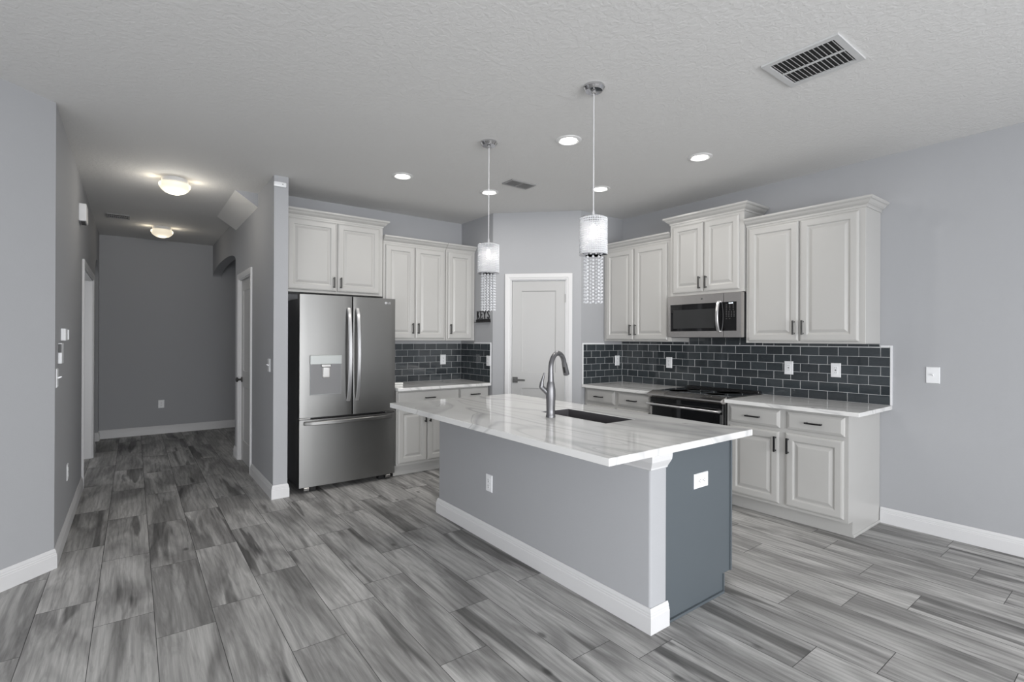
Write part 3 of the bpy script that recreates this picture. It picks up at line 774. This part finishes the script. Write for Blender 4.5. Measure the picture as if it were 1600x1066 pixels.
mid = .478
zt = 1.802
d1 = fdoor('left_door', 0, mid-.004, .682, zt, .012); d2 = fdoor('right_door', mid+.004, fwid, .682, zt, .012)
d3 = fdoor('freezer_drawer', 0, fwid, .052, .662, .012)
obj('door_gasket', B(.012, fwid-.012, .070, .084, .06, 1.79), 'blackplastic', fr)
def bow_handle(parent, pts, mat='handle', wd=.016, th=.010):
    bm = bmesh.new(); n = len(pts); rings = []
    for i, p in enumerate(pts):
        p = Vector(p); t = (Vector(pts[min(i+1, n-1)])-Vector(pts[max(i-1, 0)])).normalized()
        side = Vector((1, 0, 0)) if abs(t.z) > .5 else Vector((0, 0, 1)); o = side.cross(t).normalized()
        rings.append([bm.verts.new(p+side*a*wd+o*b_*th) for a, b_ in ((-1, -.6), (-.7, -1), (.7, -1), (1, -.6), (1, .6), (.7, 1), (-.7, 1), (-1, .6))])
    for a, b_ in zip(rings, rings[1:]):
        for k in range(8): bm.faces.new([a[k], a[(k+1) % 8], b_[(k+1) % 8], b_[k]])
    bm.faces.new(rings[0]); bm.faces.new(rings[-1][::-1])
    return obj('handle', bm, mat, parent, True)
for d, x in ((d1, mid-.042), (d2, mid+.042)):
    za, zb_ = .815, 1.688; pts = []
    for i in range(21):
        u = i/20; pts.append((x, -.010-.058*math.sin(PI*u)**.55, za+(zb_-za)*u))
    bow_handle(d, pts)
pts = []
for i in range(25):
    u = i/24; pts.append((.045+(fwid-.09)*u, .004-.056*math.sin(PI*u)**.45, .632))
h3 = bow_handle(d3, pts, 'steel', .017, .011)
# dispenser
bm = bmesh.new(); bx(bm, .090, .372, -.004, .016, .884, 1.246, .002); dsp = obj('water_dispenser', bm, 'dispenser', d1)
bm = bmesh.new(); bx(bm, .088, .374, -.010, -.004, 1.165, 1.248, .003); obj('control_strip', bm, plain('dispenser_white', (.40, .42, .415), .3, .2), dsp)
bm = bmesh.new(); bx(bm, .094, .368, -.0055, -.0042, .890, 1.163); obj('recess', bm, plain('dispenser_recess', (.20, .20, .205), .5, .3), dsp)
bm = bmesh.new(); bx(bm, .185, .272, -.018, -.0056, 1.140, 1.163, .003); bx(bm, .196, .262, -.014, -.0056, 1.040, 1.142, .008); obj('nozzle', bm, 'nickel', dsp)
bm = bmesh.new(); lathe(bm, [(.012, 0), (.012, -.0015), (0, -.0015)], 24, (fwid-.105, .007, 1.757), 'y'); obj('brand_badge', bm, 'handle', d2)
text_mesh('brand_letters', 'LG', .030, .0008, 'handle', d2, (fwid-.070, .0072, 1.757), (PI/2, 0, 0))
for x in (.10, fwid-.16): obj('foot', B(x, x+.06, .04, .10, .002, .050, bev=.006), 'blackplastic', fr)
for x in (.04, fwid-.10): obj('hinge_bracket', B(x, x+.05, .006, .05, .020, .049, bev=.004), 'nickel', fr)
for x in (0, fwid-.10): obj('door_hinge', B(x, x+.10, .012, .070, .664, .680, bev=.003), 'nickel', fr)

# ---------------------------------------------------------------- range
ry0, ry1 = 3.052, 2.298   # left / right in the picture
rw = ry0-ry1
rg = thing('slide_in_range', 'stainless and black glass slide-in range between the base cabinets', 'stove', (3.965, ry0, 0), -PI/2)
dp = XR-3.965
obj('body', B(.003, rw-.003, .030, dp-.035, .02, .895), 'darksteel', rg)
bm = bmesh.new(); bx(bm, 0, rw, .045, dp-.065, .896, .917, .003); obj('cooktop', bm, 'blackglass', rg)
bm = bmesh.new(); bx(bm, .004, rw-.004, dp-.064, dp-.014, .896, .934, .004); obj('rear_vent_rail', bm, 'blackplastic', rg)
bgm = plain('burner_grey', (.06, .06, .06), .3)
for (cx_, cy_, r) in ((.19, .20, .10), (.56, .20, .085), (.19, .42, .075), (.56, .42, .11), (.375, .33, .05)):
    bm = bmesh.new(); lathe(bm, [(r, .9172), (r, .9176), (r-.003, .9176), (r-.003, .9172)], 40, (cx_, cy_, 0)); obj('burner_mark', bm, bgm, rg)
bm = bmesh.new(); prism(bm, [(-.020, .862), (-.052, .880), (-.050, .892), (.044, .920), (.046, .905), (.030, .862)], -.001, rw+.001, 'x'); obj('control_panel', bm, 'steelh', rg)
def sl(y): return .892+(y+.050)*(.028/.094)
for xa, xb in ((.18, .30), (.46, .55)):
    bm = bmesh.new(); prism(bm, [(-.035, sl(-.035)+.0004), (.02, sl(.02)+.0004), (.02, sl(.02)+.0014), (-.035, sl(-.035)+.0014)], xa, xb, 'x')
    obj('touch_display', bm, 'darksteel', rg)
bm = bmesh.new(); bx(bm, .006, rw-.006, -.004, .029, .175, .858, .003); od = obj('oven_door', bm, 'blackglass', rg)
for xa in (.004, rw-.030): obj('door_stile', B(xa, xa+.026, -.008, -.0045, .20, .770), 'steelh', od)
bm = bmesh.new(); bx(bm, .006, rw-.006, -.007, -.0045, .176, .196); obj('lower_trim', bm, 'steelh', od)
bm = bmesh.new(); tube(bm, [(.006, -.058, .798), (rw-.006, -.058, .798)], .0125, 14, .8)
for x in (.030, rw-.030): bx(bm, x-.014, x+.014, -.058, -.004, .788, .808, .003)
obj('handle', bm, 'handle', od, True)
bm = bmesh.new(); bx(bm, .006, rw-.006, -.004, .029, .04, .170, .003); obj('storage_drawer', bm, 'steelh', rg)
for x in (.05, rw-.05):
    for y in (.08, dp-.10): bm = bmesh.new(); lathe(bm, [(.018, 0.001), (.018, .02)], 12, (x, y, 0)); obj('foot', bm, 'blackplastic', rg)

# ---------------------------------------------------------------- microwave
my0, my1, mz0, mz1 = 3.052, 2.299, 1.427, 1.826
mw = thing('microwave', 'over-the-range stainless microwave with black glass door', 'microwave', (4.238, my0, mz0), -PI/2)
w_ = my0-my1; hh = mz1-mz0; md = XR-4.238
bm = bmesh.new(); bx(bm, .002, w_-.002, .053, md-.014, .004, hh-.004); obj('body', bm, 'darksteel', mw)
def frame(bm, x0, x1, z0, z1, ix0, ix1, iz0, iz1, y0, y1):
    bx(bm, x0, ix0, y0, y1, z0, z1); bx(bm, ix1, x1, y0, y1, z0, z1); bx(bm, ix0, ix1, y0, y1, z0, iz0); bx(bm, ix0, ix1, y0, y1, iz1, z1)
bm = bmesh.new(); frame(bm, 0, .590, 0, hh, .030, .590, .058, hh-.082, 0, .052); mdoor = obj('door', bm, 'steelh', mw)
bm = bmesh.new(); bx(bm, .030, .590, .003, .028, .058, hh-.082); obj('door_window', bm, 'blackglass', mdoor)
bm = bmesh.new(); bx(bm, .062, .50, .0018, .0032, .085, hh-.135); obj('window_mesh', bm, plain('microwave_mesh', (.035, .036, .037), .12), mdoor)
bm = bmesh.new(); frame(bm, .593, w_, 0, hh, .593, w_-.040, .058, hh-.082, 0, .052)
for f in list(bm.faces):
    if f.calc_area() < 1e-8: bm.faces.remove(f)
obj('control_surround', bm, 'steelh', mw)
bm = bmesh.new(); bx(bm, .593, w_-.040, .002, .028, .058, hh-.082); cp = obj('control_panel', bm, 'blackglass', mw)
bm = bmesh.new()
rows = [(.108, 3), (.122, 3), (.136, 3), (.153, 3), (.170, 4), (.184, 4), (.198, 4), (.212, 4), (.232, 2)]
for dz, n in rows:
    for i in range(n):
        x = .612+i*(.096/ max(3, n)); z = hh-dz; bx(bm, x, x+.010, .0012, .002, z-.002, z+.002)
obj('keypad_marks', bm, 'grey_text', cp)
bm = bmesh.new()
for x in (.640, .650, .662, .672): bx(bm, x, x+.006, .0012, .002, hh-.103+.004, hh-.103+.0135)
obj('clock_display', bm, 'display', cp)
pts = []
for i in range(17):
    u = i/16; pts.append((.548, -.004-.036*math.sin(PI*u)**.6, .052+(hh-.125)*u))
bow_handle(mdoor, pts, 'handle', .013, .008)
bm = bmesh.new(); bx(bm, .02, w_-.02, .032, md-.03, -.004, .003); obj('underside_vent', bm, 'blackplastic', mw)
bm = bmesh.new(); lathe(bm, [(.008, 0), (.008, -.001), (0, -.001)], 16, (.375, -.0002, hh-.04), 'y'); obj('brand_badge', bm, 'nickel', mdoor)

# ---------------------------------------------------------------- outlets and switches
def plate_proto(name, label, cat, kind, w=.074, h=.117):
    """local: plate in xz, front towards -y, back at y=0"""
    t = thing(name, label, cat, (0, 0, 0))
    bm = bmesh.new(); ring_panel(bm, -w/2, w/2, -h/2, h/2, [(0, -.002), (.003, -.006)], 0); obj('cover_plate', bm, 'plate', t)
    if kind in ('outlet', 'houtlet'):
        for s in (-1, 1):
            c = (0, s*.0195) if kind == 'outlet' else (s*.0195, 0)
            bm = bmesh.new(); bx(bm, c[0]-.0145, c[0]+.0145, -.0085, -.006, c[1]-.0145, c[1]+.0145, .001); so_ = obj('socket', bm, 'plate', t)
            bm = bmesh.new()
            if kind == 'outlet': bx(bm, c[0]-.0075, c[0]-.0055, -.0092, -.0084, c[1]-.002, c[1]+.008); bx(bm, c[0]+.0055, c[0]+.0075, -.0092, -.0084, c[1]-.001, c[1]+.007); bx(bm, c[0]-.003, c[0]+.003, -.0092, -.0084, c[1]-.011, c[1]-.006)
            else: bx(bm, c[0]-.002, c[0]+.008, -.0092, -.0084, c[1]-.0075, c[1]-.0055); bx(bm, c[0]-.001, c[0]+.007, -.0092, -.0084, c[1]+.0055, c[1]+.0075); bx(bm, c[0]-.011, c[0]-.006, -.0092, -.0084, c[1]-.003, c[1]+.003)
            obj('slot', bm, 'slot', so_)
    elif kind == 'decora':
        bm = bmesh.new(); bx(bm, -.0165, .0165, -.0085, -.006, -.033, .033, .001); so_ = obj('socket', bm, 'plate', t)
        bm = bmesh.new()
        for s in (-1, 1):
            bx(bm, -.0065, -.0045, -.0092, -.0084, s*.019-.004, s*.019+.004); bx(bm, .0045, .0065, -.0092, -.0084, s*.019-.004, s*.019+.004)
        bx(bm, -.006, .006, -.0092, -.0084, -.004, .004)
        obj('slot', bm, 'slot', so_)
    elif kind == 'toggle':
        bm = bmesh.new(); prism(bm, [(-.006, -.006), (-.006, .006), (-.024, .010), (-.024, .004)], -.004, .004, 'x'); obj('toggle', bm, 'plate', t)
    elif kind == 'switch2':
        for s in (-1, 1):
            bm = bmesh.new(); bx(bm, s*.022-.0165 if 0 else s*.019-.014, s*.019+.014, -.0085, -.006, -.033, .033, .001); obj('rocker', bm, 'plate', t)
    return t
RX, DG = -PI/2, 0.
g_ = 'white outlets on the tiled backsplash'
o = plate_proto('wall_outlet', 'white duplex outlet on the backsplash left of the range', 'outlet', 'outlet'); o.location = (XR-.0092, 3.300, 1.158); o.rotation_euler = (0, 0, RX); o['group'] = g_
dup(o, (2.985, YF-.0092, 1.155), 0, 'white duplex outlet on the back tiles between the fridge and the corner', g_)
dup(o, (XA-.0092, 4.735, 1.155), RX, 'white outlet at the outer edge of the pantry-side tiles, below the key rack', g_)
dup(o, (4.530, YB-.0092, 1.158), 0, 'white outlet on the short tiled return beside the pantry door', g_)
dup(o, (.330, YE-.0005, .435), 0, 'white outlet low on the dark wall at the end of the hall', 'low wall outlets')
dup(o, (XL+.0005, 4.830, .430), PI/2, 'white outlet low on the left hall wall near the baseboard', 'low wall outlets')
dup(o, (IX0-.0005, 2.868, .405), RX, 'white outlet on the long grey side of the island', 'low wall outlets')
o = plate_proto('wall_outlet', 'white rectangular outlet nearer the range of the two on the right tiles', 'outlet', 'decora'); o.location = (XR-.0092, 2.063, 1.160); o.rotation_euler = (0, 0, RX); o['group'] = g_
dup(o, (XR-.0092, 1.692, 1.158), RX, 'white outlet nearest the open end of the right backsplash', g_)
o = plate_proto('wall_outlet', 'wide white outlet mounted sideways on the blue-grey island end', 'outlet', 'houtlet', .125, .078); o.location = (2.400, IY0+.0075, .660)
o = plate_proto('light_switch', 'white square switch plate on the right wall beyond the counter', 'light switch', 'toggle', .080, .118); o.location = (XR-.0005, 1.066, 1.153); o.rotation_euler = (0, 0, RX)
dup(o, (XW0-.0005, 4.905, 1.160), RX, 'white toggle switch on the hall side of the wing wall')
dup(o, (XL+.0005, 4.190, 1.150), PI/2, 'white toggle switch on the left hall wall, lowest of the wall devices')
# thermostat-like devices on the left hall wall
t = thing('wall_control_panel', 'small white control box on the left hall wall, upper of two', 'control panel', (XL+.0005, 4.440, 1.420), PI/2)
obj('housing', B(-.055, .055, -.026, 0, -.040, .040, bev=.003), 'plate', t); obj('bezel', B(.040, .062, -.034, -.0265, -.034, .034, bev=.002), 'plate', t)
t = thing('wall_control_panel', 'tall white keypad box on the left hall wall between switch and upper control', 'keypad', (XL+.0005, 4.290, 1.300), PI/2)
obj('housing', B(-.050, .050, -.020, 0, -.065, .065, bev=.003), 'plate', t); obj('screen', B(-.0515, -.0502, -.019, -.002, .005, .060), 'blackplastic', t)
t = thing('door_chime', 'white door chime box high on the left hall wall', 'door chime', (XL+.0005, 5.80, 2.485), PI/2)
obj('housing', B(-.110, .110, -.050, 0, -.075, .075, bev=.004), 'plate', t); obj('grille', B(-.090, .090, -.040, -.010, -.080, -.0755), 'slot', t)
t = thing('motion_sensor', 'small white sensor box near the top of the wing wall end', 'sensor', (1.020, YW-.0005, 2.748), 0)
bm = bmesh.new(); bx(bm, -.050, .050, -.024, 0, -.021, .021, .006, 2); obj('housing', bm, 'plate', t, True)
bm = bmesh.new(); lathe(bm, [(.004, 0), (.004, -.001), (0, -.001)], 12, (.020, -.0242, .002), 'y'); obj('indicator', bm, 'slot', t)

# ---------------------------------------------------------------- KEYS rack on the pantry side wall (faces -X)
kr = thing('key_rack', 'small black metal key rack with cut-out KEYS lettering', 'key rack', (XA-.001, 4.850, 1.600), RX); kr.scale = (1.10, 1, 1.02)
bm = bmesh.new(); y0, y1 = -.006, 0
def stroke(a, b_, t):
    a = Vector(a); b_ = Vector(b_); d = (b_-a).normalized(); n_ = Vector((-d.y, d.x))*t/2
    prism(bm, [tuple(a+n_), tuple(b_+n_), tuple(b_-n_), tuple(a-n_)], y0, y1, 'y')
def letter_K(x):
    stroke((x+.012, .040), (x+.012, .128), .013); stroke((x+.012, .080), (x+.047, .127), .007); stroke((x+.022, .092), (x+.049, .041), .013)
    for px, pz in ((x+.012, .042), (x+.012, .126), (x+.047, .126), (x+.049, .042)): stroke((px-.010, pz), (px+.010, pz), .005)
def letter_E(x):
    stroke((x+.010, .040), (x+.010, .128), .013); stroke((x, .126), (x+.044, .126), .007); stroke((x, .042), (x+.046, .042), .007); stroke((x+.010, .085), (x+.034, .085), .007)
    stroke((x+.043, .128), (x+.043, .112), .005); stroke((x+.045, .040), (x+.045, .058), .005); stroke((x+.033, .077), (x+.033, .093), .005)
def letter_Y(x):
    stroke((x+.008, .127), (x+.028, .080), .013); stroke((x+.050, .127), (x+.028, .080), .007); stroke((x+.028, .084), (x+.028, .040), .013)
    for px, pz in ((x+.008, .126), (x+.050, .126), (x+.028, .042)): stroke((px-.010, pz), (px+.010, pz), .005)
def letter_S(x):
    pts = [(.038, .112), (.036, .122), (.025, .128), (.012, .124), (.006, .112), (.010, .098), (.022, .086), (.035, .074), (.040, .058), (.033, .044), (.020, .040), (.008, .046), (.005, .058)]
    for k, (a, b_) in enumerate(zip(pts, pts[1:])): stroke((x+a[0], a[1]), (x+b_[0], b_[1]), .009 if k in (0, 1, 2, 9, 10, 11) else .012)
letter_K(-.130); letter_E(-.062); letter_Y(-.005); letter_S(.068)
obj('lettering', bm, 'blackmetal', kr)
bm = bmesh.new(); y0, y1 = -.010, 0; bx(bm, -.135, .125, -.008, 0, .004, .026)
for i in range(11): stroke((-.13+i*.024, .024), (-.118+i*.024, .034), .005)
obj('back_plate', bm, 'blackmetal', kr)
bx_ = bmesh.new(); bx(bx_, -.145, .132, -.028, 0, -.004, .003)
obj('ledge', bx_, 'blackmetal', kr)
for i in range(5):
    bm = bmesh.new(); x = -.11+i*.055; tube(bm, [(x, -.008, .018), (x, -.016, .012), (x, -.023, .014), (x, -.026, .024)], .003, 8); obj('hook', bm, 'blackmetal', kr, True)

# small white box on the counter by the fridge
t = thing('small_box', 'small white box with lid on the counter beside the fridge', 'box', (2.195, 4.895, CT+.0008), 0)
obj('base', B(-.055, .052, -.03, .03, 0, .016, bev=.002), 'paper', t); obj('lid', B(-.056, .054, -.031, .031, .020, .038, bev=.003), 'paper', t)
obj('seam', B(-.050, .047, -.026, .026, .016, .020), 'grey_text', t)

# ---------------------------------------------------------------- ceiling lamps
def can(x, y, label, first=None):
    if first: return dup(first, (x, y, H), 0, label)
    t = thing('recessed_downlight', label, 'ceiling light', (x, y, H), 0, 'recessed downlights over the kitchen')
    bm = bmesh.new(); lathe(bm, [(.092, -.0005), (.092, -.004), (.080, -.008), (.070, -.009), (.066, -.004)], 36); obj('trim_ring', bm, 'lamp_trim', t, True)
    bm = bmesh.new(); lathe(bm, [(.066, -.0035), (.05, -.005), (0, -.006)], 36); obj('lens', bm, 'lens', t, True)
    return t
c0 = can(2.480, 2.625, 'round recessed downlight directly left of the nearer pendant cord, largest in view')
cans = [(1.875, 4.086, 'round recessed downlight above the refrigerator front, leftmost of the five'), (2.749, 4.020, 'round recessed downlight seen just behind the farther pendant cord'),
        (3.516, 3.286, 'round recessed downlight seen just right of the nearer pendant cord, close to the pantry'), (3.520, 2.244, 'round recessed downlight nearest the microwave and upper cabinets, rightmost of the five')]
for x, y, l in cans: can(x, y, l, c0)
for x, y in [(2.48, 2.625)]+[(a, b_) for a, b_, _ in cans]:
    l = area('downlight_beam', (x, y, H-.012), (0, 0, 0), .12, .12, 2.6, (1, .96, .90)); l.data.shape = 'DISK'
def dome(x, y, label, first=None):
    if first: r = dup(first, (x, y, H), 0, label)
    else:
        r = thing('flush_dome_light', label, 'ceiling light', (x, y, H), 0, 'warm dome lights along the hall ceiling')
        bm = bmesh.new(); lathe(bm, [(.100, -.0005), (.104, -.030), (.098, -.038), (.0, -.038)], 40); obj('base_plate', bm, 'lamp_trim', r, True)
        bm = bmesh.new(); lathe(bm, [(.100, -.039), (.116, -.044), (.121, -.054), (.118, -.074), (.102, -.100), (.073, -.122), (.036, -.135), (0, -.138)], 44); obj('glass_dome', bm, 'dome', r, True)
    point('dome_glow', (x, y, H-.20), (.5 if first else 2.4), .10, (1, .95, .86))
    l = point('dome_halo', (x-.150, y, H-.055), .13, .04, (1, .87, .66)); point('dome_halo', (x+.150, y, H-.055), .13, .04, (1, .87, .66))
    return r
d0 = dome(.292, 5.423, 'warm glowing flush dome light nearer the kitchen on the hall ceiling')
dome(.290, 7.869, 'warm glowing flush dome light farther down the hall, near the end wall', d0)

# ---------------------------------------------------------------- pendants
def pendant(x, y, label, seed):
    t = thing('crystal_pendant', label, 'pendant light', (x, y, H), 0, 'crystal pendants over the island')
    bm = bmesh.new(); lathe(bm, [(.060, -.0005), (.061, -.012), (.056, -.018), (.052, -.024), (.048, -.028), (.014, -.029), (.012, -.040), (.006, -.044), (0, -.044)], 36); obj('canopy', bm, 'chrome', t, True)
    bm = bmesh.new(); tube(bm, [(0, 0, -.040), (0, 0, -.715)], .0032, 8); tube(bm, [(0, 0, -.700), (0, 0, -.738)], [.005, .009], 10); obj('cord', bm, 'cord', t, True)
    zt, zb = 2.088-H, 1.875-H
    bm = bmesh.new(); lathe(bm, [(.072, zt-.001), (.075, zt-.001), (.075, zt-.005), (.072, zt-.005), (.072, zt-.001)], 36)
    for a in range(3):
        q = 2*PI*a/3; tube(bm, [(0, 0, zt-.003), (.073*math.cos(q), .073*math.sin(q), zt-.003)], .002, 6)
    lathe(bm, [(.079, zb+.004), (.079, zb), (.045, zb-.002), (.045, zb+.002), (.079, zb+.004)], 36)
    obj('frame', bm, 'chrome', t, True)
    # shade: closely set vertical strings of small crystal beads
    rnd = random.Random(seed); bm = bmesh.new(); ns = 46
    for i in range(ns):
        q = 2*PI*i/ns; r = .0745; nb = 17
        prof = []
        for k in range(nb):
            z = zt-.004-(zt-zb-.006)*k/nb; hb = (zt-zb-.006)/nb; rb = .0046+rnd.random()*.0008
            prof += [(.0018, z), (rb, z-hb*.3), (rb, z-hb*.65)]
        prof.append((.0018, zb+.003))
        lathe(bm, prof, 6, (r*math.cos(q), r*math.sin(q), 0))
    obj('bead_shade', bm, 'crystal', t)
    bm = bmesh.new(); lathe(bm, [(0, zt-.035), (.010, zt-.040), (.014, zt-.060), (.012, zt-.085), (.004, zt-.105), (0, zt-.108)], 16); obj('bulb', bm, 'bulb', t, True)
    # hanging strands
    nstr = (13 if seed == 1 else 9)
    for i in range(nstr):
        q = 2*PI*i/nstr+.2*seed; r = .048; bm = bmesh.new()
        z = zb-.006; zend = 1.618-H; k = 0
        px, py = r*math.cos(q), r*math.sin(q)
        while z > zend:
            rb = .0076; lathe(bm, [(0, z), (rb*.75, z-rb*.45), (rb, z-rb), (rb*.75, z-rb*1.55), (0, z-rb*2)], 7, (px, py, 0)); z -= rb*2+.004
        tube(bm, [(px, py, zb), (px, py, z+.004)], .0006, 4)
        obj('crystal_strand', bm, 'crystal', t)
    point('pendant_glow', (x, y, 2.00), .26, .02, (1, .94, .85))
    return t
pendant(2.047, 3.001, 'crystal bead pendant with short hanging strands, farther one over the island', 1)
pendant(2.065, 1.982, 'crystal bead pendant with short hanging strands, nearer one over the island', 2)

# ---------------------------------------------------------------- ceiling vents
def vent(label, x0, x1, y0, y1, nsl, rows, along='x', mat='vent', edge=.030, slat_t=.0045, gapmat='duct'):
    t = thing('ceiling_vent', label, 'air vent', ((x0+x1)/2, (y0+y1)/2, H))
    hw, hd_ = (x1-x0)/2, (y1-y0)/2; z0 = -.010
    bm = bmesh.new(); frame2(bm, hw, hd_, edge, z0)
    obj('frame', bm, mat, t)
    obj('duct_backing', B(-hw+edge*.6, hw-edge*.6, -hd_+edge*.6, hd_-edge*.6, -.0016, -.0006), gapmat, t)
    iw, idp = hw-edge, hd_-edge
    bm = bmesh.new()
    if along == 'x':
        for k in range(1, rows): yy = 0; xx = -iw+2*iw*k/rows; bx(bm, xx-.006, xx+.006, -idp, idp, -.0095, -.004)
    else:
        for k in range(1, rows): yy = -idp+2*idp*k/rows; bx(bm, -iw, iw, yy-.006, yy+.006, -.0095, -.004)
    obj('divider', bm, mat, t)
    n = 0
    for i in range(nsl):
        bm = bmesh.new()
        if along == 'x': y = -idp+2*idp*(i+.5)/nsl; prism(bm, [(y-slat_t, -.0085), (y-slat_t+.0015, -.0090), (y+slat_t, -.0030), (y+slat_t-.0015, -.0025)], -iw, iw, 'x')
        else: x = -iw+2*iw*(i+.5)/nsl; prism(bm, [(x-slat_t, -.0085), (x-slat_t+.0015, -.0090), (x+slat_t, -.0030), (x+slat_t-.0015, -.0025)], -idp, idp, 'y')
        obj('slat', bm, mat, t)
    return t
def frame2(bm, hw, hd_, e_, z0):
    for (a, b_, c, d) in ((-hw, -hw+e_, -hd_, hd_), (hw-e_, hw, -hd_, hd_), (-hw+e_, hw-e_, -hd_, -hd_+e_), (-hw+e_, hw-e_, hd_-e_, hd_)):
        bx(bm, a, b_, c, d, z0, -.0005)
vent('large white louvred ceiling register near the right side of the ceiling', 2.597, 2.938, .948, 1.306, 14, 2, 'x')
vent('small grey two-panel ceiling vent between the pendants and the fridge', 2.680, 2.958, 3.562, 3.716, 12, 2, 'x', 'ventgrey', .016, .003)
vent('small ceiling vent near the far end of the hall, left of the dome lights', -.255, -.040, 7.36, 7.58, 10, 2, 'y', 'ventgrey', .018, .004)
